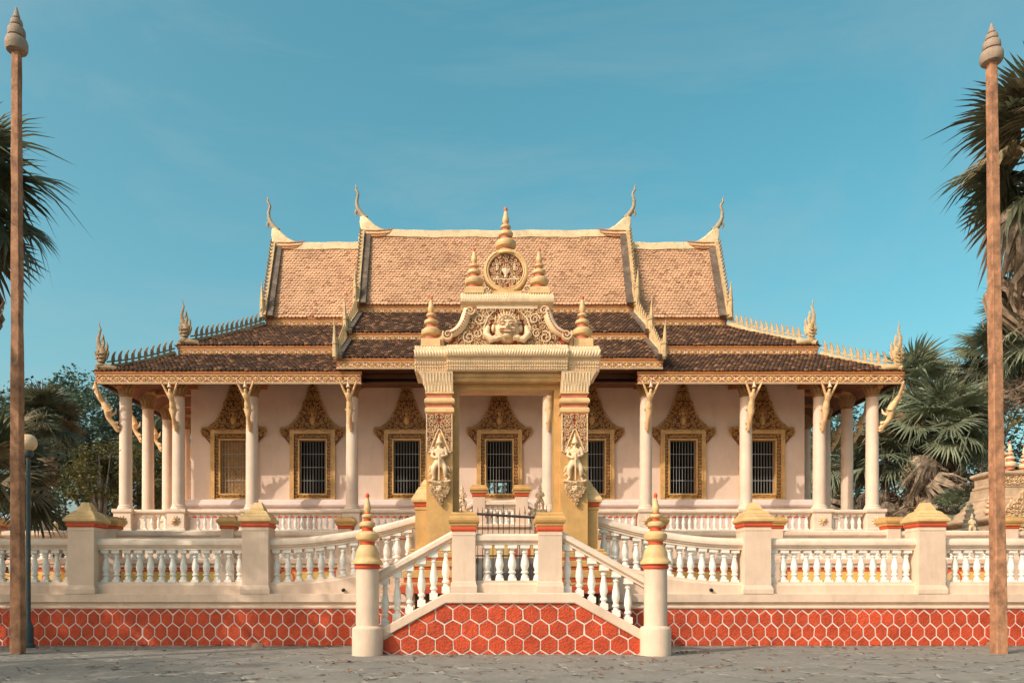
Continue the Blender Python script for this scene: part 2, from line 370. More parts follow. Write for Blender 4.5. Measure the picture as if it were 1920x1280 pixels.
def clip_poly(poly, cl):
    """Sutherland-Hodgman, both ccw"""
    out=poly
    for i in range(len(cl)):
        a=cl[i]; b=cl[(i+1)%len(cl)]; inp=out; out=[]
        if not inp: return []
        def side(p): return (b[0]-a[0])*(p[1]-a[1])-(b[1]-a[1])*(p[0]-a[0])
        for j in range(len(inp)):
            p=inp[j]; q=inp[(j+1)%len(inp)]; sp,sq_=side(p),side(q)
            if sp>=0: out.append(p)
            if sp*sq_<0:
                t=sp/(sp-sq_); out.append((p[0]+(q[0]-p[0])*t,p[1]+(q[1]-p[1])*t))
    return out
def area(p): return .5*sum(p[i][0]*p[(i+1)%len(p)][1]-p[(i+1)%len(p)][0]*p[i][1] for i in range(len(p)))
def jit(x,z,a=.010):
    r=random.Random(int(round(x*50))*7919+int(round(z*50))*104729); return (x+r.uniform(-a,a), z+r.uniform(-a,a))
def inset_poly(p, d):
    n=len(p); out=[]
    for i in range(n):
        a,b,c=p[i-1],p[i],p[(i+1)%n]
        e1=(b[0]-a[0],b[1]-a[1]); e2=(c[0]-b[0],c[1]-b[1])
        l1=math.hypot(*e1) or 1e-6; l2=math.hypot(*e2) or 1e-6
        n1=(-e1[1]/l1,e1[0]/l1); n2=(-e2[1]/l2,e2[0]/l2)
        k=1+n1[0]*n2[0]+n1[1]*n2[1]
        k=max(k,.35); out.append((b[0]+(n1[0]+n2[0])*d/k, b[1]+(n1[1]+n2[1])*d/k))
    return out
def hex_panels(parent, outline, pitch, side, tip, z_first, x_off, y0, gap):
    """red hexagon panels proud of the pale wall face; top points of row 0 at z_first"""
    xs=[p[0] for p in outline]; zs=[p[1] for p in outline]
    rowp=side+tip; H=side+2*tip
    r=-1
    while True:
        ztop=z_first-r*rowp
        if ztop<min(zs): break
        k=int((min(xs)-x_off)/pitch)-2
        while True:
            cx=x_off+k*pitch+(pitch*.5 if r%2 else 0)
            if cx-pitch>max(xs): break
            cz=ztop-H/2
            hx=[(cx,cz-H/2),(cx+pitch/2,cz-side/2),(cx+pitch/2,cz+side/2),(cx,cz+H/2),(cx-pitch/2,cz+side/2),(cx-pitch/2,cz-side/2)]
            hx=[jit(*p) for p in hx]
            hx=inset_poly(hx,gap*.5*random.uniform(.85,1.25))
            c=clip_poly(hx,outline)
            if len(c)>=3 and area(c)>.006:
                b=MB(); b.prism([(p[0]-cx,p[1]-cz) for p in c],-.016-random.random()*.005,0,inset=.008)
                ob('hexagon_panel',b,'hexred',parent,loc=(cx,y0,cz))
            k+=1
        r+=1
CAP=[(.355,0,2),(.40,.03,0),(.44,.05,0),(.44,.105,0),(.40,.15,0),(.385,.165,0),(.385,.19,0),(.335,.235,0),(.32,.245,0),(.32,.27,0),(.27,.315,0),(.215,.345,0),(.185,.36,0),(.185,.41,0),(.165,.425,0),(.105,.555,0),(.095,.575,0)]
def wall_pedestal(parent, x, y, z0, zb, half, capscale=1.0, flat=False, dyh=0.0, basez=.22):
    """plinth, shaft, red band and stepped golden cap"""
    p=ob('pedestal', MB().sq([(half*1.13,0),(half*1.13,basez*.55),(half*1.08,basez*.72),(half*1.05,basez*.9),(half,basez),(half,zb-z0-.10),(half*1.03,zb-z0-.085),(half*1.03,zb-z0-.06),(half,zb-z0-.05),(half,zb-z0)],dy=dyh),'cream',parent,loc=(x,y,z0))
    k=half/.353
    ob('red_band', MB().sq([(half*1.01,0),(half*1.05,.02),(half*1.10,.05),(half*1.08,.10),(half*1.04,.115)],dy=dyh),'red',p,loc=(0,0,zb-z0),)
    if flat: prof=[(.37*k,0),(.40*k,.03),(.405*k,.07),(.45*k,.10),(.47*k,.15),(.465*k,.20),(.42*k,.235),(.40*k,.25),(.40*k,.30),(.36*k,.335)]
    else: prof=[(h*k,zz*k*capscale) for h,zz,_ in CAP]
    ob('cap', MB().sq(prof,dy=dyh),'goldpale' if not flat else 'gold',p,loc=(0,0,zb-z0+.113))
    return p

# ------------------------------------------------------------------ ground and terraces
struct('ground', MB().add([(-900,-200,0),(900,-200,0),(900,1500,0),(-900,1500,0)],[(0,1,2,3)]),'ground')
struct('terrace', MB().box(-26,26,21.5,60,.3,1.39),'bouncefloor')

# ------------------------------------------------------------------ front terrace walls
YW=21.0
BAL_FRONT=None
def rail_curve(x):
    a=abs(x)
    if a>=6.3: return 0.0
    t=(6.3-a)/(6.3-2.43); return .62*t**1.9
def front_wall(sgn):
    side='left' if sgn<0 else 'right'
    lab={'left':'shaded red hexagon terrace wall with white balusters left of the entrance stair','right':'sunlit red hexagon terrace wall with white balusters right of the entrance stair'}[side]
    T=thing('terrace_wall',lab,'wall',(sgn*9,YW,0),'terrace walls flanking the entrance stair'); T['kind']='thing'
    def A(name,mb,m,parent=None,smooth=None):
        o=ob(name,mb,m,parent or T,smooth); o.location=(-T.location.x,-T.location.y,0) if (parent is None) else (0,0,0); return o
    xa,xb=(2.45,22.0)
    x0,x1=(xa,xb) if sgn>0 else (-xb,-xa)
    base=A('wall_base',MB().box(x0,x1,YW,YW+.5,0,.99),'grout')
    hexo=[(x0,0.0),(x1,0.0),(x1,.985),(x0,.985)]
    vis=[(max(x0,-16.6),0.01),(min(x1,17.8),0.01),(min(x1,17.8),.985),(max(x0,-16.6),.985)]
    hex_panels(base,vis,.327,.215,.138,.968,.06,YW,.031)
    # cornice
    pr=[(YW+.5,.99),(YW-.03,.99),(YW-.045,1.01),(YW-.045,1.05),(YW-.03,1.07),(YW-.005,1.085),(YW-.005,1.13),(YW-.05,1.16),(YW-.085,1.175),(YW-.085,1.385),(YW-.07,1.395),(YW+.5,1.395)]
    A('cornice',MB().sweepx(pr[::-1],[x0,x1]),'cream')
    n=60
    def seg(a,b): return [a+(b-a)*i/n for i in range(n+1)]
    YR=YW+.30
    def runs(name,prof,m,zo):
        A(name,MB().sweepx(prof[::-1],seg(x0,x1),zo),m,None,30)
    # plinth under the balusters follows the rising rail; its underside stays on the cornice
    mb=MB(); xs=seg(x0,x1); o=0
    for i,x in enumerate(xs):
        dz=rail_curve(x)
        for y,z in ((YR-.20,1.39),(YR-.20,1.62+dz),(YR-.17,1.66+dz),(YR-.16,1.71+dz),(YR+.16,1.71+dz),(YR+.20,1.39)): mb.v.append((x,y,z))
    for i in range(n):
        for k in range(6):
            k2=(k+1)%6; mb.f.append((i*6+k,(i+1)*6+k,(i+1)*6+k2,i*6+k2)); mb.m.append(0); mb.r.append(0)
    mb.f.append(tuple(range(6))); mb.f.append(tuple(n*6+5-k for k in range(6))); mb.m+= [0,0]; mb.r+=[0,0]
    A('plinth',mb,'cream',None,25)
    rp=[(YR-.13,2.575),(YR-.13,2.625),(YR-.17,2.65),(YR-.175,2.685),(YR-.215,2.70),(YR-.225,2.76),(YR-.21,2.83),(YR-.17,2.875),(YR-.10,2.89),(YR+.10,2.89),(YR+.17,2.875),(YR+.225,2.78),(YR+.21,2.70),(YR+.13,2.65),(YR+.13,2.575)]
    runs('handrail',rp,'cream_rail',rail_curve)
    for a in (6.72,11.38,16.04,20.70):
        p=wall_pedestal(T,sgn*a-T.location.x,YR-T.location.y,1.395,3.17,.353)
        if sgn<0 and a<15: pass
    global BAL_FRONT
    if BAL_FRONT is None: BAL_FRONT=baluster_mesh('baluster',.865,.098)
    def fill(a,b,cnt):
        for i in range(cnt):
            x=a+(b-a)*(i+.5)/cnt
            z=1.71+rail_curve(x)
            link('baluster',BAL_FRONT,T,(sgn*x-T.location.x+random.uniform(-.008,.008),YR-T.location.y+random.uniform(-.006,.006),z-.006),(random.uniform(-.010,.010),random.uniform(-.012,.012),random.uniform(-.05,.05)),(random.uniform(.97,1.03),)*2+(1.01,))
    fill(2.50,6.36,13); fill(7.08,11.02,13); fill(11.74,15.68,13); fill(16.40,20.34,13)
    # drain stub
    dx=px(642,20.9) if sgn<0 else px(1337,20.9)
    d=MB(); d.tube([(dx,YR-.19,1.50),(dx,YR-.30,1.485)],.045,10); A('drain_pipe',d,'blackhole',None,40)
    return T
front_wall(-1); front_wall(1)

# ------------------------------------------------------------------ entrance stair
YS=18.15
ST=thing('entrance_stair','double entrance stair with red hexagon front, round newels and central landing','stair',(0,YS,0))
def S(name,mb,m,smooth=None,parent=None,loc=None,rnd=False):
    o=ob(name,mb,m,parent or ST,smooth); o.location=loc if loc else (0,-YS,0); return o
XL,XR=-3.0,3.10
zf=1.19; kL,kR=-1.51,1.47     # where the flat centre meets the slopes
slope=.555
def ztop(x):
    if x<kL: return zf-(kL-x)*slope
    if x>kR: return zf-(x-kR)*slope
    return zf
outl=[(XL,0),(XR,0),(XR,ztop(XR)),(kR,zf),(kL,zf),(XL,ztop(XL))]
front=S('wall_front',MB().prism(outl,YS,YS+.5),'grout')
o2=[(XL,0.012),(XR,0.012),(XR,ztop(XR)),(kR,zf),(kL,zf),(XL,ztop(XL))]
hex_panels(front,[(p[0],p[1]) for p in o2],.405,.232,.122,1.175,.07,YS,.030)
for c in front.children: pass
def zz(x): return ztop(x)-zf
xs=[XL-.05]+[XL+(kL-XL)*i/6 for i in range(1,7)]+[kR]+[kR+(XR+.05-kR)*i/6 for i in range(1,7)]
S('coping',MB().sweepx([(YS-.06,1.19),(YS-.075,1.21),(YS-.075,1.40),(YS-.06,1.435),(YS+.52,1.435),(YS+.52,1.19)][::-1],xs,zz),'cream')
XP=(-1.096,.907)
for x in XP:
    wall_pedestal(ST,x,.25,1.437,2.845,.272,flat=True,basez=.26)
YB=YS+.25
# landing rail
S('landing_plinth',MB().sweepx([(YB-.16,1.437),(YB-.16,1.62),(YB-.12,1.66),(YB-.12,1.715),(YB+.14,1.715),(YB+.16,1.437)][::-1],[XP[0]+.27,XP[1]-.27]),'cream')
railp=[(YB-.12,0),(YB-.12,.05),(YB-.16,.07),(YB-.20,.10),(YB-.20,.20),(YB-.16,.245),(YB-.08,.26),(YB+.08,.26),(YB+.16,.245),(YB+.20,.18),(YB+.16,.07),(YB+.12,.05),(YB+.12,0)]
S('handrail',MB().sweepx(railp[::-1],[XP[0]+.27,XP[1]-.27],lambda x:2.55),'cream_rail',30)
bal=baluster_mesh('baluster_short',.84,.098)
for i in range(5): link('baluster',bal,ST,(px(914.5+23.7*(i-.0),18.4)-.02,.25,1.712))
balS=baluster_mesh('baluster_slim',.86,.094,top=.13,base=.14)
for s in (-1,1):
    xin=XP[0]-.27 if s<0 else XP[1]+.27
    xout=s*3.16
    zi=2.80; rs=.555
    S('handrail',MB().sweepx(railp[::-1],[xout,xin] if s<0 else [xin,xout],lambda x:(2.62-abs(x-xin)*rs)),'cream_rail',30)
    for i in range(6):
        x=xin+s*(.05+.285*(i+.5)-.04)
        zt=2.62-abs(x-xin)*rs+.03; zb=1.435+zz(x)-.01
        k=(zt-zb)/.86
        link('baluster',balS,ST,(x,.25,zb),(0,0,0),(1,1,k))
# newels
NEWEL_X=(px(688.7,17.98),px(1229.5,17.98))
for x in NEWEL_X:
    b=MB(); b.lathe([(.352,0),(.352,.60),(.345,.625),(.31,.655),(.262,.675),(.262,2.0)],seg=28)
    nw=S('newel_post',b,'cream',35,None,(x,-.15,0))
    b=MB(); b.lathe([(.27,1.97),(.29,1.985),(.30,2.02),(.285,2.07),(.30,2.10)],seg=28); ob('red_band',b,'red',nw,35)
    b=MB(); b.lathe([(.345,2.085),(.35,2.12),(.33,2.165),(.30,2.19),(.295,2.21),(.275,2.235),(.27,2.33),(.24,2.42),(.19,2.50),(.165,2.53)],seg=28); ob('bell_cap',b,'goldpale',nw,35)
    pr=finial_mb(1.22,.93,20); f=ob('finial',pr,['goldpale','red'],nw,40,(0,0,2.50))
# steps and landing (behind the front wall)
b=MB()
for s in (-1,1):
    for i in range(7):
        x0=1.42+i*.235; x1=x0+.235; z=1.39-(i+1)*.175
        if z>0.02: b.box(min(s*x0,s*x1),max(s*x0,s*x1),YS+.5,20.95,0.0,z)
b.box(-1.42,1.42,YS+.5,20.95,0,1.385)
S('steps',b,'grey')

# ------------------------------------------------------------------ carving fills
def in_poly(x,z,p):
    c=False; n=len(p)
    for i in range(n):
        a,b=p[i],p[i-1]
        if (a[1]>z)!=(b[1]>z) and x<(b[0]-a[0])*(z-a[1])/(b[1]-a[1])+a[0]: c=not c
    return c
def carve(mb, poly, y0, S_=.15, h=.045, seed=1, mirror=0.0, skip=None, mi=0, leaf_k=1.0):
    """mirrored foliate relief: curls on a loose lattice with leaves between"""
    rn=random.Random(seed); zs=[p[1] for p in poly]; xs=[p[0] for p in poly]
    half=max(abs(x-mirror) for x in xs); cen=[]
    z=min(zs)+S_*.4; row=0
    while z<max(zs):
        x=(S_*.5 if row%2 else S_*.05)
        while x<half:
            cx=x+rn.uniform(-.12,.12)*S_; cz=z+rn.uniform(-.12,.12)*S_; sg=rn.choice((-1,1)); a0=rn.uniform(0,6.28); tn=rn.uniform(1.0,1.5); rr=S_*rn.uniform(.40,.52)
            for m in (1,-1):
                X=mirror+m*cx
                if in_poly(X,cz,poly) and not (skip and skip(X,cz)):
                    mb.spiral(X,cz,rr,tn,a0 if m>0 else math.pi-a0,sg*m,S_*.20,h,y0,mi,11)
                    mb.dome(X,cz,S_*.11,S_*.11,h*1.15,y0,mi,6,2)
                if cx<.03: break
            x+=S_
        z+=S_*.86; row+=1
    n=int(abs(area(poly))/(S_*S_)*7*leaf_k)
    for i in range(n):
        x=rn.uniform(0,half); z=rn.uniform(min(zs),max(zs)); a=rn.uniform(0,6.28); ln=S_*rn.uniform(.28,.5); wd=ln*rn.uniform(.4,.6)
        for m in (1,-1):
            X=mirror+m*x
            if in_poly(X,z,poly) and not (skip and skip(X,z)):
                mb.leaf(X,z,a if m>0 else math.pi-a,ln,wd,h*rn.uniform(.6,1.0),y0,mi)
def skin_mesh(name, joints, edges, mats, sub=1, root=0):
    me=bpy.data.meshes.new('tmp'); me.from_pydata([j[0] for j in joints],edges,[]); o=bpy.data.objects.new('tmp',me); COL.objects.link(o)
    sk=o.modifiers.new('s','SKIN'); sk.use_smooth_shade=True
    ly=me.skin_vertices[0].data if len(me.skin_vertices) else None
    for i,j in enumerate(joints):
        r=j[1]; ly[i].radius=(r,r) if not isinstance(r,tuple) else r; ly[i].use_root=(i==root)
    sb=o.modifiers.new('u','SUBSURF'); sb.levels=sub; sb.render_levels=sub
    dg=bpy.context.evaluated_depsgraph_get(); out=bpy.data.meshes.new_from_object(o.evaluated_get(dg)); out.name=name
    bpy.data.objects.remove(o); bpy.data.meshes.remove(me)
    out.materials.clear(); out.materials.append(M[mats]); out.polygons.foreach_set('use_smooth',[True]*len(out.polygons)); return out
def add_mesh(mb, me, mx=Matrix.Identity(4), mi=0):
    mb.add([mx@v.co for v in me.vertices],[tuple(p.vertices) for p in me.polygons],mi)

# guardian figure (crowned, knees out, both hands on a staff)
GJ=[((0,0,.52),.115),((0,0,.64),.085),((0,-.01,.76),.115),((0,-.01,.86),.050),((0,-.02,.96),.085),
    ((-.145,-.01,.80),.058),((-.205,-.04,.66),.046),((-.035,-.12,.585),.040),
    ((.145,-.01,.80),.058),((.205,-.04,.68),.046),((.035,-.12,.635),.040),
    ((-.095,-.01,.45),.092),((-.165,-.07,.30),.078),((-.135,-.01,.08),.050),((-.215,-.06,.03),.040),
    ((.095,-.01,.45),.092),((.165,-.07,.30),.078),((.135,-.01,.08),.050),((.215,-.06,.03),.040)]
GE=[(0,1),(1,2),(2,3),(3,4),(2,5),(5,6),(6,7),(2,8),(8,9),(9,10),(0,11),(11,12),(12,13),(13,14),(0,15),(15,16),(16,17),(17,18)]
GUARD=skin_mesh('figure',GJ,GE,'goldcarve',1)
def guard_extra(mb,wings=True):
    mb.lathe([(.086,.985),(.092,1.0),(.088,1.03),(.070,1.05),(.072,1.07),(.05,1.10),(.05,1.115),(.03,1.16),(.012,1.24),(.004,1.27)],seg=10,cy=-.02)
    mb.tube([(0,-.145,.70),(0,-.145,.02)],[.022,.02],6); mb.dome(0,.70,.035,.035,.04,-.13,0,8,2)
    if wings: mb.tube([(-.12,-.02,.40),(-.24,-.02,.36),(-.29,-.02,.25)],[.05,.035,.008],6); mb.tube([(.12,-.02,.40),(.24,-.02,.36),(.29,-.02,.25)],[.05,.035,.008],6)
    if wings: mb.tube([(-.13,-.02,.22),(-.24,-.02,.20),(-.30,-.02,.13)],[.04,.028,.006],6); mb.tube([(.13,-.02,.22),(.24,-.02,.20),(.30,-.02,.13)],[.04,.028,.006],6)
    if wings: mb.tube([(-.14,-.02,.90),(-.17,-.02,.80),(-.19,-.02,.74)],[.03,.05,.03],6); mb.tube([(.14,-.02,.90),(.17,-.02,.80),(.19,-.02,.74)],[.03,.05,.03],6)
    for sx in (-1,1):
        mb.tube([(sx*.082,-.02,.95),(sx*.09,-.02,.91)],[.022,.015],5)   # ears
    mb.dome(0,.945,.016,.030,.03,-.095,0,6,2)                            # nose
    mb.dome(-.03,.968,.014,.009,.012,-.092,0,6,2); mb.dome(.03,.968,.014,.009,.012,-.092,0,6,2); mb.dome(0,.915,.026,.010,.014,-.09,0,6,2)
    mb.tube([(-.10,-.05,.555),(0,-.105,.545),(.10,-.05,.555)],[.03,.032,.03],6)
gx=MB(); guard_extra(gx); GUARDX=gx.mesh('regalia','goldcarve',45)
gx=MB(); guard_extra(gx,False); GUARDX2=gx.mesh('regalia_plain','goldcarve',45)

# ------------------------------------------------------------------ gateway
YG=20.6
GT=thing('gateway','golden carved gateway with round medallion and spire finials above the entrance stair','gate',(0,YG,0))
def G(name,mb,m,smooth=None,parent=None,loc=None):
    o=ob(name,mb,m,parent or GT,smooth)
    o.location=loc if loc else ((0,-YG,0) if parent is None else (0,0,0)); return o
def pillar_cap(mb,s,rings,mi):
    """rings (x_in,x_out,yfront,yback,z)"""
    o=len(mb.v)
    for xi,xo,ya,yb,z in rings:
        a,b=(s*xi,s*xo) if s>0 else (s*xo,s*xi)
        mb.v += [(a,ya,z),(b,ya,z),(b,yb,z),(a,yb,z)]
    for i in range(len(rings)-1):
        for k in range(4):
            k2=(k+1)%4; mb.f.append((o+i*4+k,o+i*4+k2,o+i*4+4+k2,o+i*4+4+k)); mb.m.append(mi); mb.r.append(0)
    e=o+(len(rings)-1)*4; mb.f.append((e,e+1,e+2,e+3)); mb.f.append((o+3,o+2,o+1,o)); mb.m+=[mi,mi]; mb.r+=[0,0]
for s in (-1,1):
    # stepped base of gold and red courses
    zb=1.39; bands=[(.80,0,.21,1),(.77,.21,.30,0),(.71,.30,.41,1),(.735,.41,.62,0),(.65,.62,.70,1),(.68,.70,.87,0),(.60,.87,.94,1),(.62,.94,1.10,0),(.56,1.10,1.18,0)]
    mb=MB()
    for h,a,b_,mi in bands: mb.sq([(h-.015,a),(h,a+.02),(h,b_-.02),(h-.015,b_)],cx=s*1.93,cy=21.05,z=zb,mi=mi,dx=.05,dy=.02)
    G('pillar_base',mb,['gold','stepred'])
    P_=G('pillar',MB().box(min(s*1.43,s*2.12),max(s*1.43,s*2.12),YG,YG+.9,2.55,6.13),'gold')
    mb=MB()
    cx,cy=s*1.775,YG+.45
    for prof,mi in (([(.345,6.13),(.37,6.145),(.385,6.17),(.385,6.25),(.36,6.285)],0),([(.335,6.28),(.335,6.385)],1),([(.35,6.38),(.385,6.40),(.40,6.44),(.395,6.49),(.365,6.53),(.35,6.54)],0),([(.335,6.535),(.335,6.64)],1),([(.35,6.635),(.375,6.65),(.375,6.685),(.355,6.70)],0)):
        mb.sq(prof,cx,cy,0,0,.105,bands=[mi]*len(prof))
    G('necking',mb,['goldpale','redfaded'],None)
    mb=MB(); pillar_cap(mb,s,[(1.42,2.13,YG-.01,YG+.9,6.69),(1.42,2.15,YG-.03,YG+.9,6.80),(1.42,2.19,YG-.06,YG+.9,6.95),(1.42,2.26,YG-.10,YG+.9,7.10),(1.42,2.34,YG-.13,YG+.95,7.21)],0)
    for i in range(9):
        x=1.46+i*.083
        for j,(za,zb_) in enumerate(((6.71,6.98),(6.86,7.17))):
            xx=s*(x+(j*.04))
            f=lambda z:YG-.012-.12*max(0,(z-6.69)/.52)**1.6
            n=6; ptsz=[za+(zb_-za)*q/(n-1) for q in range(n)]
            o=len(mb.v); wds=[.05,.062,.066,.062,.045,.008]
            for q,z in enumerate(ptsz):
                w_=wds[q]; mb.v += [(xx-w_/2,f(z)+.004,z),(xx,f(z)-.024,z),(xx+w_/2,f(z)+.004,z)]
            for q in range(n-1):
                mb.f += [(o+q*3,o+q*3+1,o+q*3+4,o+q*3+3),(o+q*3+1,o+q*3+2,o+q*3+5,o+q*3+4)]; mb.m+=[0,0]; mb.r+=[0,0]
    G('capital',mb,'goldcarve')
    # carved panel with pointed arch
    c0=s*1.775
    mb=MB().box(c0-.335,c0+.335,YG-.012,YG+.02,5.16,6.115); G('panel_back',mb,'redback')
    mb=MB()
    def arch(z): # half width of the niche at height z
        t=(5.72-z)/(5.72-5.14); return 0 if t<0 else .10*t**.5+.14*t
    carve(mb,[(c0-.325,5.17),(c0+.325,5.17),(c0+.325,6.10),(c0-.325,6.10)],YG-.012,.135,.05,11,c0,lambda x,z:abs(x-c0)<arch(z)+.03,leaf_k=1.6)
    G('carving',mb,'goldcarve')['kind']='stuff'
    mb=MB()
    pts=[(c0+arch(z)+.0,z) for z in [5.10+.62*q/14 for q in range(15)]]
    for m_ in (1,-1):
        mb.ridge([(c0+m_*(x-c0),z) for x,z in pts],.045,.045,YG-.014); mb.spiral(c0+m_*.27,5.13,.06,1.2,1.57,m_,.04,.055,YG-.005)
    nb=MB().prism([(c0-arch(5.10),5.10),(c0+arch(5.10),5.10),(c0+arch(5.40),5.40),(c0,5.72),(c0-arch(5.40),5.40)],YG-.016,YG-.001); G('niche',nb,'gold')
    for m_ in (-1,1): mb.ridge([(c0+m_*.33,5.12),(c0+m_*.33,6.11)],.035,.05,YG-.01)
    G('arch_moulding',mb,'goldcarve')
    # guardian relief
    g=link('guardian_relief',GUARD,GT,(c0,-.055,4.335)); link('regalia',GUARDX,g)
    mb=MB(); tri=[(c0-.29,4.34),(c0-.24,4.10),(c0,3.70),(c0+.24,4.10),(c0+.29,4.34)]
    mb.prism([(c0-.26,4.33),(c0-.22,4.10),(c0,3.74),(c0+.22,4.10),(c0+.26,4.33)],YG-.07,YG+.01)
    carve(mb,tri,YG-.07,.12,.06,23,c0); mb.dome(c0,4.14,.10,.10,.10,YG-.07); mb.dome(c0-.05,4.19,.03,.025,.03,YG-.15,0,6,2); mb.dome(c0+.05,4.19,.03,.025,.03,YG-.15,0,6,2)
    mb.ridge([(c0-.29,4.36),(c0,4.30),(c0+.29,4.36)],.09,.13,YG-.0)
    G('pendant_bracket',mb,'goldcarve')
    # flanking pier with stepped cap
    mb=MB().sq([(.33,2.55),(.33,3.60),(.35,3.63),(.35,3.68),(.33,3.70)],cx=s*2.10,cy=YG+.55); pr_=G('side_pier',mb,'gold')
    ob('red_band',MB().sq([(.335,3.70),(.36,3.72),(.365,3.77),(.35,3.80)],cx=s*2.10,cy=YG+.55),'red',pr_)
    k=1.0
    ob('cap',MB().sq([(.36,3.80),(.42,3.83),(.43,3.89),(.41,3.93),(.36,4.02),(.345,4.02),(.335,4.07),(.28,4.17),(.26,4.18),(.26,4.22),(.20,4.26),(.20,4.31),(.10,4.46)],cx=s*2.10,cy=YG+.55),'goldpale',pr_)
    # jamb
    G('jamb',MB().box(min(s*1.275,s*1.432),max(s*1.275,s*1.432),YG+.38,YG+1.02,1.39,6.99),'gold')
G('door_head',MB().box(-1.274,1.274,YG+.38,YG+1.02,6.85,6.99),'gold')
G('lintel',MB().sweepx([(YG+1.0,6.992),(YG+.30,6.992),(YG+.12,7.0),(YG+.10,7.03),(YG+.13,7.05),(YG+.13,7.09),(YG+.07,7.11),(YG+.05,7.19),(YG+.09,7.21),(YG+.09,7.30),(YG+1.0,7.30)][::-1],[-1.425,1.425]),'goldpale')
# entablature in three bays
def entab(x0,x1,yf,nm):
    mb=MB()
    prof=[(YG+1.15,7.215),(yf+.06,7.215),(yf+.05,7.24),(yf+.05,7.29),(yf+.03,7.30),(yf+.03,7.375),(yf,7.385),(yf,7.47),(yf-.02,7.49),(yf-.02,7.525),(yf-.07,7.535),(yf-.115,7.57),(yf-.13,7.64),(yf-.11,7.715),(yf-.06,7.755),(yf-.02,7.765),(yf-.02,7.80),(yf+.10,7.90),(YG+1.15,7.90)]
    mb.sweepx(prof[::-1],[x0,x1])
    n=int((x1-x0)/.062)
    for z,yy,r in ((7.265,yf+.05,.028),(7.335,yf+.03,.030),(7.43,yf,.034)):
        for i in range(n):
            mb.dome(x0+(i+.5)*(x1-x0)/n,z,.026,r,.034,yy,0,6,2)
    n=int((x1-x0)/.07)
    for i in range(n):
        x=x0+(i+.5)*(x1-x0)/n; sg=1 if x>0 else -1
        o=len(mb.v); q=7; wd=.066
        for j in range(q):
            a=j/(q-1); an=-1.25+2.5*a; z=7.645+.118*math.sin(an); y=yf-.015-.122*math.cos(an); xx=x+sg*(a-.5)*.07
            mb.v += [(xx-wd/2,y+.003,z),(xx,y-.011,z),(xx+wd/2,y+.003,z)]
        for j in range(q-1):
            mb.f += [(o+j*3,o+j*3+1,o+j*3+4,o+j*3+3),(o+j*3+1,o+j*3+2,o+j*3+5,o+j*3+4)]; mb.m+=[0,0]; mb.r+=[0,0]
    n=int((x1-x0)/.075)
    for i in range(n):
        x=x0+(i+.5)*(x1-x0)/n
        mb.leaf(x,7.835,math.pi/2,.10,.07,.018,yf+.02)
    G(nm,mb,'goldcarve')
entab(-1.58,1.58,YG-.20,'entablature')
entab(-2.42,-1.582,YG-.10,'entablature'); entab(1.582,2.42,YG-.10,'entablature')
for s in (-1,1):
    G('finial_block',MB().sq([(.27,7.90),(.255,7.92),(.255,8.10),(.20,8.12)],cx=s*2.01,cy=YG+.25),'goldpale')
    f=G('finial',finial_mb(1.20,.95,18),['goldpale','redfaded'],40,None,(s*2.01,.25,8.11))
# pediment
YP=YG+.05
arm=[(1.585,8.17),(1.50,8.20),(1.40,8.235),(1.28,8.31),(1.19,8.42),(1.12,8.55),(1.075,8.70),(1.04,8.86)]
ped=[(-1.50,7.90),(1.50,7.90),(1.52,8.16)]+arm[2:]+[(-x,z) for x,z in arm[::-1][:-2]]+[(-1.52,8.16)]
G('pediment_back',MB().prism(ped,YP,YP+.75),'redback')
mb=MB()
carve(mb,ped,YP,.165,.075,5,0.0,lambda x,z:((x/.50)**2+((z-8.36)/.46)**2)<1 or abs(x)>(1.34 if z<8.2 else 1.5),leaf_k=2.0)
for m_ in (1,-1):
    mb.spiral(m_*.72,8.60,.15,1.6,0,m_,.06,.09,YP); mb.spiral(m_*1.0,8.12,.17,1.6,2,-m_,.065,.09,YP); mb.spiral(m_*.78,8.22,.12,1.5,1,m_,.05,.09,YP); mb.spiral(m_*.55,8.72,.09,1.4,3,-m_,.045,.08,YP)
    mb.ridge([(m_*.35,8.80),(m_*.52,8.62),(m_*.60,8.40),(m_*.62,8.10)],[.03,.07,.07,.03],.09,YP)
G('pediment_carving',mb,'goldcarve')['kind']='stuff'
for m_ in (1,-1):
    mb=MB()
    p3=[(m_*x,YP-.06,z) for x,z in arm]
    mb.tube(p3,[.07,.10,.115,.12,.125,.125,.12,.10],10,flat=1.1)
    for i in range(14):
        t=i/13*(len(arm)-2)+.5; j=int(t); fr=t-j; x=arm[j][0]*(1-fr)+arm[min(j+1,7)][0]*fr; z=arm[j][1]*(1-fr)+arm[min(j+1,7)][1]*fr
        mb.dome(m_*x,z,.03,.03,.03,YP-.185,1,6,2)
    mb.spiral(m_*1.55,8.17,.15,1.7,0.6 if m_>0 else math.pi-.6,-m_,.075,.20,YP,0,18); mb.spiral(m_*.97,8.80,.12,1.6,0,m_,.065,.18,YP,0,16)
    mb.tube([(m_*1.72,YP+.1,7.96),(m_*1.70,YP+.02,8.12),(m_*1.62,YP+.05,8.22)],[.07,.06,.03],7)
    G('scroll_arm',mb,['goldcarve','redfaded'],45)
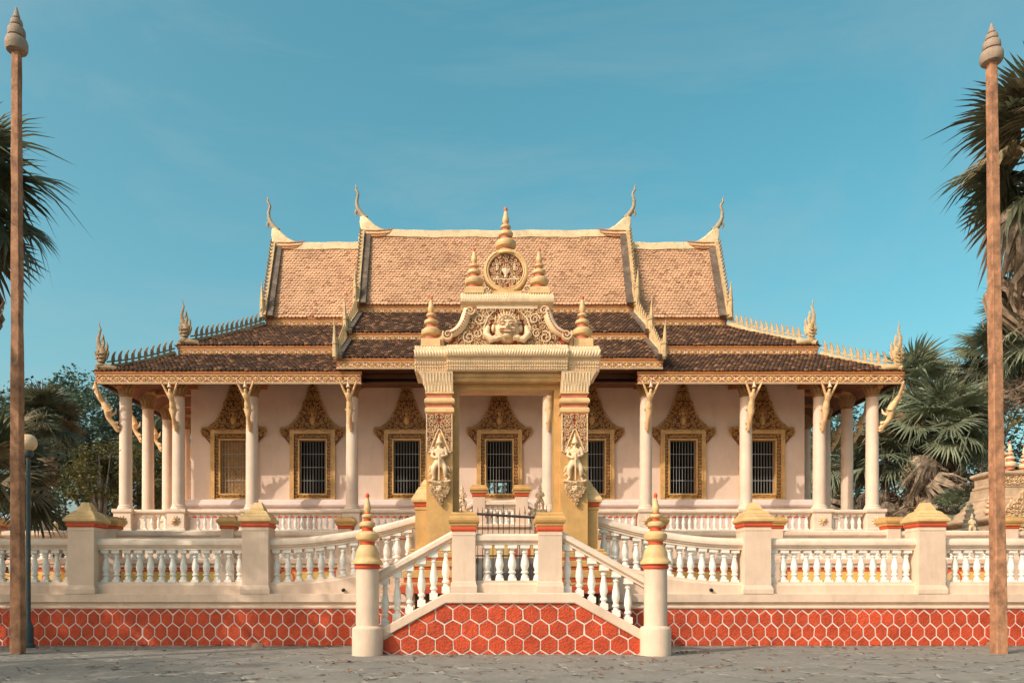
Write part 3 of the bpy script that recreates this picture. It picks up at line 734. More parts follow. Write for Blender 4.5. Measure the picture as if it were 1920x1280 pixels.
# carved face with raised arms
mb=MB()
mb.dome(0,8.36,.35,.40,.20,YP,0,22,6)                       # head
mb.dome(0,8.34,.25,.27,.30,YP,0,20,5)                       # face
for m_ in (1,-1):
    mb.dome(m_*.105,8.41,.075,.045,.06,YP-.25,1,12,3)       # eyes (painted)
    mb.dome(m_*.105,8.41,.045,.032,.07,YP-.27,0,10,3)
    mb.ridge([(m_*.02,8.445),(m_*.10,8.49),(m_*.20,8.465)],[.03,.045,.02],.08,YP-.23)
    mb.dome(m_*.16,8.29,.075,.07,.08,YP-.20,0,12,3)          # cheeks
    mb.dome(m_*.36,8.36,.055,.12,.12,YP-.02,0,10,3)          # ears
    mb.tube([(m_*.50,YP-.02,8.42),(m_*.56,YP-.12,8.18),(m_*.42,YP-.16,8.03),(m_*.27,YP-.16,8.07),(m_*.21,YP-.18,8.12)],[.06,.10,.095,.08,.06],10)
    for q in range(4): mb.tube([(m_*(.20+.03*q),YP-.20,8.13),(m_*(.17+.03*q),YP-.27,8.06-.008*q),(m_*(.17+.03*q),YP-.22,8.00)],[.02,.02,.013],6)
    mb.tube([(m_*.29,YP-.17,8.12),(m_*.285,YP-.17,8.02)],[.09,.085],10)
mb.dome(0,8.35,.05,.075,.13,YP-.27,0,10,3); mb.dome(-.035,8.315,.03,.025,.09,YP-.27,0,8,2); mb.dome(.035,8.315,.03,.025,.09,YP-.27,0,8,2)
mb.ridge([(-.19,8.225),(-.10,8.235),(0,8.225),(.10,8.235),(.19,8.225)],[.03,.05,.055,.05,.03],.10,YP-.20,1)
mb.ridge([(-.20,8.275),(-.10,8.29),(0,8.27),(.10,8.29),(.20,8.275)],[.02,.035,.03,.035,.02],.12,YP-.20,0)
for i in range(6): mb.box(-.09+i*.03,-.066+i*.03,YP-.325,YP-.28,8.20,8.225)
mb.dome(0,8.13,.13,.07,.10,YP-.18,0,12,3)
for i in range(13):
    a=math.pi*(.08+.84*i/12); mb.leaf(.33*math.cos(a),8.40+.34*math.sin(a),a,.16,.10,.09,YP-.10)
    mb.dome(.25*math.cos(a),8.40+.25*math.sin(a),.035,.035,.05,YP-.20,0,8,2)
for i in range(7): mb.leaf((i-3)*.10,8.60+.04*math.cos((i-3)*.5),math.pi/2,.20,.08,.06,YP-.12)
G('pediment_face',mb,['goldcarve','pinkpaint'],50)
# upper cornice
mb=MB()
yf=YG-.02
prof=[(YG+.9,8.86),(yf+.10,8.86),(yf+.08,8.89),(yf+.08,8.925),(yf+.04,8.94),(yf+.04,8.975),(yf-.03,8.985),(yf-.085,9.03),(yf-.10,9.10),(yf-.075,9.17),(yf-.02,9.205),(yf+.02,9.22),(yf+.10,9.31),(YG+.9,9.31)]
mb.sweepx(prof[::-1],[-1.22,1.22])
mb.box(-.80,.80,yf+.0,yf+.2,8.87,8.985)
for i in range(36):
    x=-1.20+2.40*(i+.5)/36
    mb.dome(x,8.905,.025,.018,.03,yf+.08,0,6,2); mb.leaf(x,9.10,math.pi/2+(.35 if x>0 else -.35),.18,.068,.014,yf-.088); mb.leaf(x,9.265,math.pi/2,.10,.07,.025,yf+.06)
G('upper_cornice',mb,'goldcarve')
for s in (-1,1):
    G('finial_block',MB().sq([(.27,9.31),(.26,9.33),(.26,9.45),(.22,9.49),(.20,9.50)],cx=s*.865,cy=YG+.30),'goldpale')
    G('finial',finial_mb(1.12,.98,18),['goldpale','redfaded'],40,None,(s*.865,.30,9.49))
    mb=MB(); mb.spiral(s*.52,9.42,.10,1.5,0,s,.05,.10,YG+.18); mb.dome(s*.58,9.36,.08,.06,.10,YG+.18); G('side_scroll',mb,'goldcarve',45)
# medallion
zc,xc,yc=9.97,-.02,YG+.22
mb=MB(); n=40
ring=[(xc+.46*math.cos(2*math.pi*i/n),zc+.46*math.sin(2*math.pi*i/n)) for i in range(n)]
disc=G('medallion_back',MB().prism(ring,yc+.06,yc+.30),'redback')
o=len(mb.v); pr_=[(.455,.06),(.455,.0),(.48,-.02),(.50,0),(.53,-.03),(.575,-.02),(.595,.03),(.595,.33),(.455,.33)]
for i in range(n):
    a=2*math.pi*i/n
    for r,y in pr_: mb.v.append((xc+r*math.cos(a),yc+y,zc+r*math.sin(a)))
k=len(pr_)
for i in range(n):
    for j in range(k):
        i2=(i+1)%n; j2=(j+1)%k; mb.f.append((i*k+j,i*k+j2,i2*k+j2,i2*k+j)); mb.m.append(0); mb.r.append(0)
G('medallion_rim',mb,'goldpale',40)
mb=MB()
circ=[(xc+.43*math.cos(2*math.pi*i/24),zc+.43*math.sin(2*math.pi*i/24)) for i in range(24)]
carve(mb,circ,yc+.06,.125,.05,31,xc,lambda x,z:(abs(x-xc)<.12 and zc-.18<z<zc+.16) or zc-.25<z<zc-.19)
mb.ridge([(xc-.38,zc-.215),(xc+.38,zc-.215)],.055,.05,yc+.06)
vase=[(.05,-.18),(.06,-.15),(.035,-.12),(.10,-.02),(.115,.03),(.105,.06)]
mb.add([(xc-r,yc+.0,zc+z) for r,z in vase]+[(xc+r,yc+.0,zc+z) for r,z in vase]+[(xc,yc-.03,zc+z) for r,z in vase],[(i,i+12,i+13,i+1) for i in range(5)]+[(i+12,i+6,i+7,i+13) for i in range(5)])
for i in range(5): mb.dome(xc-.09+.045*i,zc+.10,.024,.03,.05,yc+.03,0,8,2)
for i in range(3): mb.leaf(xc-.06+.06*i,zc+.17,math.pi/2,.10,.05,.05,yc+.04)
for m_ in (1,-1):
    for q,(r0,z0) in enumerate(((.055,-.17),(.02,-.08),(.05,.04),(.065,.10),(.04,.16))): mb.dome(xc+m_*.23,zc+z0,r0,.04,.05,yc+.05,0,8,2)
G('medallion_carving',mb,'goldcarve')['kind']='stuff'
G('medallion_base',MB().box(xc-.40,xc+.40,yc-.02,yc+.34,9.312,9.42),'goldpale')
G('finial',finial_mb(1.24,.98,20),['goldpale','redfaded'],40,None,(xc,.40,10.50))
G('finial_collar',MB().lathe([(.30,10.42),(.26,10.50),(.22,10.53)],xc,YG+.40,0,18),'goldpale',40)
# ------------------------------------------------------------------ iron gate leaves
IG=thing('iron_gate','low black iron rod gate with a sagging crossbar between the golden pillars','gate',(0,20.98,1.39))
for i in range(18):
    x=-1.20+i*.141
    z=pz(944+random.uniform(-4,8),20.98)-1.39-(.05*(i%2))
    b=MB(); b.tube([(x,0,.0),(x+random.uniform(-.015,.015),0,z-.12),(x+random.uniform(-.02,.02),0,z)],[.010,.010,.003],6); ob('rod',b,'iron',IG)
    b=MB(); b.tube([(x-.035,0,z-.22),(x,0,z-.16),(x+.035,0,z-.22)],[.004,.009,.004],5); ob('spear_collar',b,'iron',IG)
b=MB(); b.tube([(-1.26,-.02,pz(963,20.98)-1.39+.03),(0,-.02,pz(966.5,20.98)-1.39),(1.26,-.02,pz(972,20.98)-1.39)],.034,8); ob('crossbar',b,'iron',IG,40)
for z in (.12,1.0):
    b=MB(); b.box(-1.26,1.26,.012,.032,z,z+.04); ob('rail',b,'iron',IG)
# ------------------------------------------------------------------ lower platform wall (behind the front wall)
Y2=25.0
BAL2=baluster_mesh('baluster_lower',.66,.088,seg=8)
def platform_wall(sgn):
    lab='yellow panelled platform wall with balusters behind the %s terrace wall' % ('left shaded' if sgn<0 else 'right sunlit')
    T=thing('platform_wall',lab,'wall',(sgn*9,Y2,1.39),'platform walls behind the terrace walls'); T['kind']='thing'
    OX,OY,OZ=T.location
    def A(name,mb,m,parent=None,smooth=None):
        o=ob(name,mb,m,parent or T,smooth)
        if parent is None: o.location=(-OX,-OY,-OZ)
        return o
    x0,x1=(3.0,18.0) if sgn>0 else (-18.0,-3.0)
    wall=A('wall_base',MB().sweepx([(Y2+.5,1.38),(Y2+.02,1.38),(Y2+.02,2.20),(Y2-.05,2.22),(Y2-.05,2.27),(Y2+.0,2.29),(Y2-.08,2.34),(Y2-.08,2.46),(Y2-.05,2.49),(Y2+.5,2.49)][::-1],[x0,x1]),'cream')
    A('red_line',MB().box(x0,x1,Y2-.01,Y2+.1,2.155,2.195),'red')
    YR=Y2+.22
    A('handrail',MB().sweepx([(YR-.12,3.15),(YR-.12,3.20),(YR-.18,3.22),(YR-.20,3.26),(YR-.20,3.35),(YR-.15,3.39),(YR+.15,3.39),(YR+.2,3.30),(YR+.12,3.15)][::-1],[x0,x1]),'cream_rail')
    A('red_line',MB().box(x0,x1,YR-.10,YR+.10,3.12,3.152),'red')
    peds=[5.0,8.75,12.5,16.25]
    for a in peds:
        wall_pedestal(T,sgn*a-OX,YR-OY,2.49-OZ,3.46,.205,flat=True,basez=.12) if False else None
        p=ob('pedestal',MB().sq([(.24,1.40),(.24,2.5),(.215,2.56),(.205,2.58),(.205,3.44)],dy=.03),'cream',T,loc=(sgn*a-OX,YR-OY-.02,-OZ))
        ob('red_band',MB().sq([(.21,3.44),(.23,3.46),(.235,3.51),(.22,3.53)],dy=.03),'red',p)
        ob('cap',MB().sq([(.23,3.53),(.27,3.55),(.275,3.60),(.31,3.63),(.325,3.68),(.315,3.72),(.27,3.76),(.255,3.77),(.25,3.82)],dy=.03),'gold',p)
    edges=[3.0]+peds+[18.0]
    for a,b in zip(edges[:-1],edges[1:]):
        lo,hi=a+.3,b-.3
        if hi-lo<.8: continue
        xa,xb=sorted((sgn*lo,sgn*hi))
        q=A('panel_border',MB().box(xa,xb,Y2+.004,Y2+.1,1.60,2.13),'red')
        m_=A('panel',MB().box(xa+.06,xb-.06,Y2-.006,Y2+.09,1.66,2.075),'yellowpanel')
        cx=(xa+xb)/2
        if a in (5.0,12.5):
            n=20; rg=MB(); rg.prism([(cx+.29*math.cos(2*math.pi*i/n),1.86+.29*math.sin(2*math.pi*i/n)) for i in range(n)],Y2-.014,Y2+.05); A('roundel_ring',rg,'red')
            rg=MB(); rg.prism([(cx+.23*math.cos(2*math.pi*i/n),1.86+.23*math.sin(2*math.pi*i/n)) for i in range(n)],Y2-.022,Y2+.05); A('roundel',rg,'goldpale')
        n=int((hi-lo)/.245)
        for i in range(n):
            link('baluster',BAL2,T,(sgn*(lo+(hi-lo)*(i+.5)/n)-OX,YR-OY,2.485-OZ))
    return T
platform_wall(-1); platform_wall(1)
struct('lower_platform',MB().box(-17.9,17.9,Y2+.5,27.95,1.392,2.46),'bouncefloor')

# upper stair seen through the gateway
US=thing('upper_stair','inner stair with gold capped posts and yellow panel seen through the gateway','stair',(0,25.4,1.39))
def U(name,mb,m,smooth=None):
    o=ob(name,mb,m,US,smooth); o.location=(0,-25.4,-1.39); return o
b=MB()
for i in range(6): b.box(-1.22,1.22,22.3+i*.33,24.3,1.392 if i==0 else 1.392+i*.18,1.392+(i+1)*.18)
U('steps',b,'grey')
U('front_wall',MB().box(-2.9,2.9,25.4,26.4,1.392,3.50),'cream')
U('panel_border',MB().box(-.55,.50,25.375,25.5,2.30,3.05),'red'); U('panel',MB().box(-.45,.40,25.36,25.5,2.40,2.95),'yellowpanel'); U('panel_core',MB().box(-.25,.20,25.35,25.5,2.52,2.84),'goldpale')
for s in (-1,1):
    xa,xb=sorted((s*.85,s*2.6)); U('panel_border',MB().box(xa,xb,25.375,25.5,2.30,3.05),'red'); U('panel',MB().box(xa+.08,xb-.08,25.36,25.5,2.38,2.97),'yellowpanel')
U('ledge',MB().sweepx([(26.4,3.50),(25.36,3.50),(25.32,3.53),(25.32,3.60),(25.36,3.63),(26.4,3.63)][::-1],[-1.0,.95]),'cream')
bu=baluster_mesh('baluster_upper_stair',.58,.075,seg=8)
for i in range(5): link('baluster',bu,US,(-.42+.2*i,.25,3.63-1.39))
for x in (-.727,.665):
    p=U('pedestal',MB().sq([(.20,3.50),(.20,4.52)],cx=x,cy=25.65),'cream')
    ob('red_band',MB().sq([(.205,4.52),(.225,4.54),(.225,4.60),(.21,4.62)],cx=x,cy=25.65),'red',p)
    ob('cap',MB().sq([(.22,4.62),(.26,4.65),(.26,4.70),(.30,4.73),(.30,4.79),(.25,4.83),(.24,4.90)],cx=x,cy=25.65),'gold',p)
rp=[(25.55,0),(25.53,.04),(25.47,.06),(25.47,.16),(25.55,.20),(25.75,.20),(25.83,.16),(25.83,.06),(25.77,.04),(25.75,0)]
U('handrail',MB().sweepx(rp[::-1],[-.53,.465],lambda x:4.21),'cream_rail')
for s in (-1,1):
    xi=-.92 if s<0 else .86; xo=s*2.7
    xs=[xo,xi] if s<0 else [xi,xo]
    U('sloping_handrail',MB().sweepx(rp[::-1],xs,lambda x:4.18-abs(x-xi)*.55),'cream_rail')
    U('sloping_wall',MB().prism([(xs[0],3.4-(abs(xs[0]-xi)*.55)),(xs[1],3.4-(abs(xs[1]-xi)*.55)),(xs[1],3.62-abs(xs[1]-xi)*.55),(xs[0],3.62-abs(xs[0]-xi)*.55)],25.41,25.9),'cream')
    for i in range(5):
        x=xi+s*(.17+.3*i); link('baluster',bu,US,(x,.25,3.60-abs(x-xi)*.55-1.39))
    U('statue_post',MB().sq([(.20,1.392),(.20,3.62),(.24,3.66),(.24,3.80),(.19,3.86)],cx=px(866,23.8) if s<0 else px(1013,23.8),cy=23.9),'cream')
# small guardian statues
gb=MB(); add_mesh(gb,GUARD); SM=gb.mesh('statue_body','goldcarve',60)
def statue(label,loc,h,mat_='goldpale',rz=0):
    T=tag(link('guardian_statue',None,None,loc,(0,0,rz)),label,'statue')
    k=h/1.27
    ob('pedestal',MB().sq([(.30,-.0),(.30,.05),(.24,.09)]),'goldpale',T,scale=(k,k,k))
    o=link('body',SM,T,(0,0,.07*k),(0,0,0),(k,k,k)); link('regalia',GUARDX2,o)
    return T
statue('small gold crowned guardian statue half hidden by the left gateway jamb',(px(866,23.8),23.9,3.86),.82,rz=R(15))
statue('small gold crowned guardian statue beside the right gateway jamb',(px(1013,23.8),23.9,3.86),.84,rz=R(-15))
statue('small gold statue on the platform rail beside the street lamp',(px(105.5,25.2),25.2,3.40),.42)

# ------------------------------------------------------------------ pagoda
PG=thing('pagoda','cream pagoda hall with tiered orange tiled roofs, columned gallery and golden window pediments','temple',(0,28.0,1.39))
OY,OZ=28.0,1.39
def B(name,mb,m,smooth=None,parent=None,loc=None,rnd=False,kind=None):
    o=ob(name,mb,m,parent or PG,smooth,rnd=rnd,kind=kind)
    if parent is None: o.location=loc if loc else (0,-OY,-OZ)
    elif loc: o.location=loc
    return o
def BL(name,me,loc,rot=(0,0,0),scale=(1,1,1),parent=None):
    return link(name,me,parent or PG,(loc[0],loc[1]-OY,loc[2]-OZ) if parent is None else loc,rot,scale)
YF,YH,YC=27.95,30.0,28.30
YRIDGE=33.8
def back(y): return 2*YRIDGE-y
B('platform',MB().sweepx([(back(YF),1.392),(YF,1.392),(YF,3.30),(YF-.06,3.34),(YF-.06,3.42),(YF-.02,3.46),(YF-.02,3.55),(back(YF),3.55)][::-1],[-13.85,13.85]),'cream')
# hall walls with window openings
WX=[-10.09,-7.07,-3.48,0.06,3.58,7.07,10.09]
WW,WZ0,WZ1=.50,5.17,7.20
def holed(y0,y1,nm,m,wx=None,WZ1=WZ1):
    x=-11.74; mb=MB()
    for c in (wx or WX):
        mb.box(x,c-WW-.06,y0,y1,3.55,10.3); mb.box(c-WW-.06,c+WW+.06,y0,y1,3.55,WZ0-.06); mb.box(c-WW-.06,c+WW+.06,y0,y1,WZ1+.06,10.3); x=c+WW+.06
    mb.box(x,11.74,y0,y1,3.55,10.3)
    # one welded sheet
    return B(nm,mb,m)
holed(YH,YH+.35,'front_wall','hallwall'); holed(back(YH)-.35,back(YH),'rear_wall','interiordark',[0.06],6.55)
for s in (-1,1):
    B('end_wall',MB().box(min(s*11.39,s*11.74),max(s*11.39,s*11.74),YH+.35,back(YH)-.35,3.55,10.3),'hallwall')
B('dark_lining',MB().box(-11.38,11.38,YH+.36,back(YH)-.36,9.2,9.3),'interiordark')
for s in (-1,1): B('dark_lining',MB().box(min(s*11.36,s*11.385),max(s*11.36,s*11.385),YH+.36,back(YH)-.36,3.8,9.2),'interiordark')  # thin dark sheets added so the windows read dark
B('interior_floor',MB().box(-11.38,11.38,YH+.36,back(YH)-.36,3.56,3.75),'interiordark')
B('hall_plinth',MB().sweepx([(YH+.1,3.55),(YH-.34,3.55),(YH-.34,4.35),(YH-.30,4.40),(YH-.30,4.50),(YH-.22,4.54),(YH-.22,4.62),(YH-.30,4.66),(YH-.32,4.72),(YH-.27,4.86),(YH-.20,4.93),(YH+.1,4.93)][::-1],[-12.0,12.0]),'mauve')
B('red_line',MB().box(-12.0,12.0,YH-.352,YH-.30,4.22,4.30),'red')
# windows
def window_pediment_poly(cx):
    h=[(1.19,7.42),(1.23,7.52),(1.18,7.66),(.98,7.66),(.82,7.78),(.62,8.00),(.44,8.33),(.30,8.70),(.17,9.12),(.06,9.40),(.0,9.48)]
    r=[(.86,7.00),(.94,7.12)]+h
    p=[(cx-.84,7.52),(cx-.86,7.05)]
    right=[(cx+x,z) for x,z in r]; left=[(cx-x,z) for x,z in r[::-1][1:]]
    return [(cx-.84,7.50),(cx+.84,7.50)]+right+left
mbc=MB(); carve(mbc,window_pediment_poly(0),-.075,.20,.085,41,0.0,leaf_k=.9)
mbc.dome(0,7.95,.11,.20,.13,-.08,0,10,3); mbc.dome(0,8.20,.07,.09,.11,-.08,0,8,3); mbc.leaf(0,8.36,math.pi/2,.22,.08,.08,-.08)
hp=[(1.19,7.42),(1.23,7.52),(1.18,7.66),(.98,7.66),(.82,7.78),(.62,8.00),(.44,8.33),(.30,8.70),(.17,9.12),(.06,9.40)]
for i in range(len(hp)-1):
    for q in range(3):
        t=q/3; x=hp[i][0]*(1-t)+hp[i+1][0]*t; z=hp[i][1]*(1-t)+hp[i+1][1]*t
        for m_ in (1,-1): mbc.leaf(m_*x,z,math.pi/2-m_*.6,.18,.09,.07,-.06)
PEDC=mbc.mesh('pediment_carving','goldwin')
PEDB=MB().prism(window_pediment_poly(0),-.07,.0).mesh('pediment_back','brown')
fr=MB()   # outer moulding
for (x0,x1,z0,z1) in ((-.865,-.71,4.94,7.60),(.71,.865,4.94,7.60)): fr.box(x0,x1,-.13,.0,z0,z1)
fr.box(-.71,.71,-.13,.0,7.44,7.60); fr.box(-.71,.71,-.10,.0,4.94,5.0)
for (x0,x1,z0,z1) in ((-.74,-.70,5.0,7.44),(.70,.74,5.0,7.44)): fr.box(x0,x1,-.155,-.131,z0,z1)
fr.box(-.56,-.50,-.10,.2,WZ0-.06,WZ1+.06); fr.box(.50,.56,-.10,.2,WZ0-.06,WZ1+.06); fr.box(-.50,.50,-.10,.2,WZ1,WZ1+.06); fr.box(-.50,.50,-.10,.2,WZ0-.06,WZ0)
FRM=fr.mesh('frame','goldwin')
fb=MB(); fb.box(-.71,-.56,-.05,.0,5.0,7.44); fb.box(.56,.71,-.05,.0,5.0,7.44); fb.box(-.56,.56,-.05,.0,7.26,7.44); fb.box(-.56,.56,-.05,.0,5.0,5.11)
FBK=fb.mesh('frame_recess','brown')
fc=MB()
for (x0,x1,z0,z1) in ((-.71,-.56,5.0,7.44),(.56,.71,5.0,7.44)):
    n=19
    for i in range(n):
        z=z0+(z1-z0)*(i+.5)/n; c=(x0+x1)/2
        fc.spiral(c+(.012 if i%2 else -.012),z,.058,1.2,0 if i%2 else 3.1,1 if i%2 else -1,.034,.05,-.05,0,9); fc.leaf(c-(.04 if i%2 else -.04),z+.06,.8 if i%2 else 2.3,.08,.04,.04,-.05)
for z in (7.35,5.055):
    n=9
    for i in range(n): fc.spiral(-.52+1.04*(i+.5)/n,z,.055,1.2,i,1 if i%2 else -1,.034,.05,-.05,0,9); fc.leaf(-.52+1.04*(i+1)/n,z,1.57,.09,.05,.04,-.05)
FCV=fc.mesh('frame_carving','goldwin')
gr=MB()
for i in range(9): gr.box(-.45+.1125*i-.0055,-.45+.1125*i+.0055,-.02,-.006,WZ0,WZ1)
for i in range(1,4): gr.box(-.5,.5,-.004,.014,WZ0+(WZ1-WZ0)*i/4-.008,WZ0+(WZ1-WZ0)*i/4+.008)
GRL=gr.mesh('window_bars','bars')
for i,c in enumerate(WX):
    wn=BL('window',FRM,(c,YH,0)); wn.location.z=-OZ
    link('frame_recess',FBK,wn); f2=link('frame_carving',FCV,wn); f2['kind']='stuff'
    link('pediment_back',PEDB,wn); f2=link('pediment_carving',PEDC,wn); f2['kind']='stuff'
    link('window_bars',GRL,wn,(0,.04,0))
    if i==0:
        sh=MB()
        for q in range(8): sh.box(-.5+.125*q+.004,-.5+.125*q+.121,.10,.13,WZ0,WZ1)
        for q in range(8):
            for j in range(26): sh.leaf(-.5+.125*(q+.5),WZ0+.04+j*.078,1.57+(.5 if j%2 else -.5),.09,.05,.03,.10)
        ob('shutter',sh,'shutter',wn)
# columns, pedestals, upper balustrade
COLX=[-13.47,-11.56,-8.91,-5.30,-1.78,1.78,5.30,8.91,11.56,13.47]
cz0=4.38
cs=MB(); cs.lathe([(.29,0),(.29,.05),(.275,.08),(.255,.10),(.26,.13),(.24,.155),(.225,.17),(.222,.5),(.218,2.0),(.205,4.06)],seg=24)
COLM=cs.mesh('shaft','column',35)
cc=MB(); cc.lathe([(.215,4.04),(.235,4.06),(.235,4.10),(.20,4.12),(.21,4.25),(.25,4.45),(.31,4.58),(.33,4.60)],seg=20); cc.sq([(.34,4.60),(.36,4.63),(.36,4.72)])
for k in range(12):
    a=2*math.pi*k/12
    for z,r,h in ((4.14,.22,.26),(4.30,.25,.26)):
        aa=a+(.26 if z>4.2 else 0); c,s=math.cos(aa),math.sin(aa)
        def q(rr,t,zz): return (c*rr-s*t,s*rr+c*t,zz)
        cc.add([q(r-.03,-.05,z),q(r+.0,0,z),q(r-.03,.05,z),q(r+.04,-.05,z+h*.6),q(r+.06,0,z+h*.6),q(r+.04,.05,z+h*.6),q(r+.11,0,z+h)],[(0,1,4,3),(1,2,5,4),(3,4,6),(4,5,6)])
CAPM=cc.mesh('capital','capitalshade')
rs=MB()
for k in range(10):
    a=2*math.pi*k/10; rs.leaf(.11*math.cos(a),.11*math.sin(a),a,.17,.085,.06,0); rs.leaf(.06*math.cos(a+.3),.06*math.sin(a+.3),a+.3,.12,.06,.09,0)
rs.dome(0,0,.05,.05,.11,0,0,10,3)
ROS=rs.mesh('rosette','goldcarve')
pd=MB(); pd.sq([(.34,0),(.34,.12),(.31,.15),(.31,.68),(.34,.71),(.36,.74),(.36,.83),(.33,.84)])
PDM=pd.mesh('column_pedestal','cream_rail')
def column(x,y,ros=True):
    p=BL('column',COLM,(x,y,cz0))
    link('capital',CAPM,p)
    q=link('column_pedestal',PDM,p,(0,0,-.835))
    if ros:
        link('rosette',ROS,p,(0,-.312,-.42))
    return p
for x in COLX: column(x,YC)
for s in (-1,1):
    for k in range(1,6): column(s*13.47,YC+1.92*k,False)
BAL3=baluster_mesh('baluster_gallery',.55,.072,seg=8)
def gal(x0,x1):
    YR=YC-.02
    B('gallery_plinth',MB().box(x0,x1,YR-.15,YR+.15,3.552,3.66),'cream_rail')
    B('gallery_rail',MB().sweepx([(YR-.10,4.20),(YR-.10,4.235),(YR-.16,4.25),(YR-.18,4.28),(YR-.18,4.34),(YR-.14,4.375),(YR+.14,4.375),(YR+.18,4.3),(YR+.10,4.20)][::-1],[x0,x1]),'cream_rail')
    n=max(2,int((x1-x0)/.222))
    for i in range(n): BL('baluster',BAL3,(x0+(x1-x0)*(i+.5)/n,YR,3.655))
for a,b in zip(COLX[:-1],COLX[1:]): gal(a+.35,b-.35)
# ------------------------------------------------------------------ gallery ceiling, beams
mb=MB()
mb.add([(-13.9,27.75,8.80),(13.9,27.75,8.80),(11.6,30.05,9.75),(-11.6,30.05,9.75)],[(0,1,2,3)])
for s in (-1,1):
    mb.add([(s*13.9,27.75,8.80),(s*13.9,back(27.75),8.80),(s*11.6,back(30.05),9.75),(s*11.6,30.05,9.75)],[(0,1,2,3)])
B('gallery_ceiling',mb,'soffit')
for x in COLX:
    mb=MB(); o=[(x-.09,27.72,8.62),(x+.09,27.72,8.62),(x+.09,30.0,9.15),(x-.09,30.0,9.15)]
    mb.add(o+[(a,b_,c+.2) for a,b_,c in o],[(0,3,2,1),(4,5,6,7),(0,1,5,4),(1,2,6,5),(2,3,7,6),(3,0,4,7)]); B('roof_beam',mb,'fasciabrown')
B('gallery_beam',MB().box(-13.6,13.6,YC-.12,YC+.12,9.08,9.30),'soffit')
for s in (-1,1):
    B('gallery_beam',MB().box(min(s*13.35,s*13.59),max(s*13.35,s*13.59),YC+.12,back(YC),9.08,9.30),'soffit')
    for k in range(1,6):
        y=YC+1.92*k; xa,xb=sorted((s*11.74,s*13.9)); B('roof_beam',MB().box(xa,xb,y-.08,y+.08,8.98,9.075),'fasciabrown')

# ------------------------------------------------------------------ roofs
FZ_CACHE={}
def frieze(x0,x1,y,z0,h,parent):
    """carved running band: lozenge flowers and crosses"""
    mb=MB(); n=max(1,round((x1-x0)/.49)); p=(x1-x0)/n; zc=z0+h/2
    for i in range(n):
        c=x0+p*(i+.5); a=p*.27; b_=h*.36
        for dx,dz,an in ((-1,0,math.pi),(1,0,0),(0,1,1.57),(0,-1,-1.57)): mb.leaf(c+dx*a*.5,zc+dz*b_*.55,an,a*.95 if dz==0 else b_*1.0,b_*.8 if dz==0 else a*.6,.03,y,1)
        for sx in (-1,1):
            for sz in (-1,1): mb.leaf(c+sx*a*.42,zc+sz*b_*.5,math.atan2(sz*b_,sx*a),a*.7,b_*.5,.025,y,1)
        mb.dome(c,zc,.03,.03,.045,y,1,6,2)
        # chevrons
        for sx in (-1,1): mb.ridge([(c+sx*a*.55,zc+h*.42),(c+sx*(a+.075),zc),(c+sx*a*.55,zc-h*.42)],.028,.02,y,0)
        xe=c+p/2
        if i<n-1:
            for an in (.72,-.72,math.pi-.72,math.pi+.72): mb.leaf(xe+.055*math.cos(an),zc+.055*math.sin(an),an,.115,.05,.03,y,0)
    for z in (z0+.012,z0+h-.012): mb.ridge([(x0,z),(x1,z)],.022,.03,y,0)
    o=B('frieze',mb,['frieze','friezeflower'],None,parent); o['kind']='stuff'; return o
def fascia(x0,x1,y,zb,zt,zroof,ends=True):
    """zb..zt carved board, zt..zroof plain brown cornice leaning outward"""
    mb=MB(); mb.sweepx([(y,zb),(y,zt),(y+.10,zt),(y+.10,zb)][::-1],[x0,x1])
    fo=B('fascia',mb,'fasciaback')
    frieze(x0+.02,x1-.02,y,zb,zt-zb,fo)
    mb=MB(); mb.sweepx([(y+.1,zt),(y-.015,zt),(y-.02,zt+.02),(y-.045,zroof-.05),(y-.045,zroof-.012),(y+.1,zroof-.012)][::-1],[x0-.03,x1+.03]); B('eave_board',mb,'fasciabrown',None,fo)
    mb=MB(); mb.box(x0-.01,x1+.01,y-.012,y+.06,zb-.035,zb-.002); B('fascia_bead',mb,'goldcarve',None,fo)
    return fo
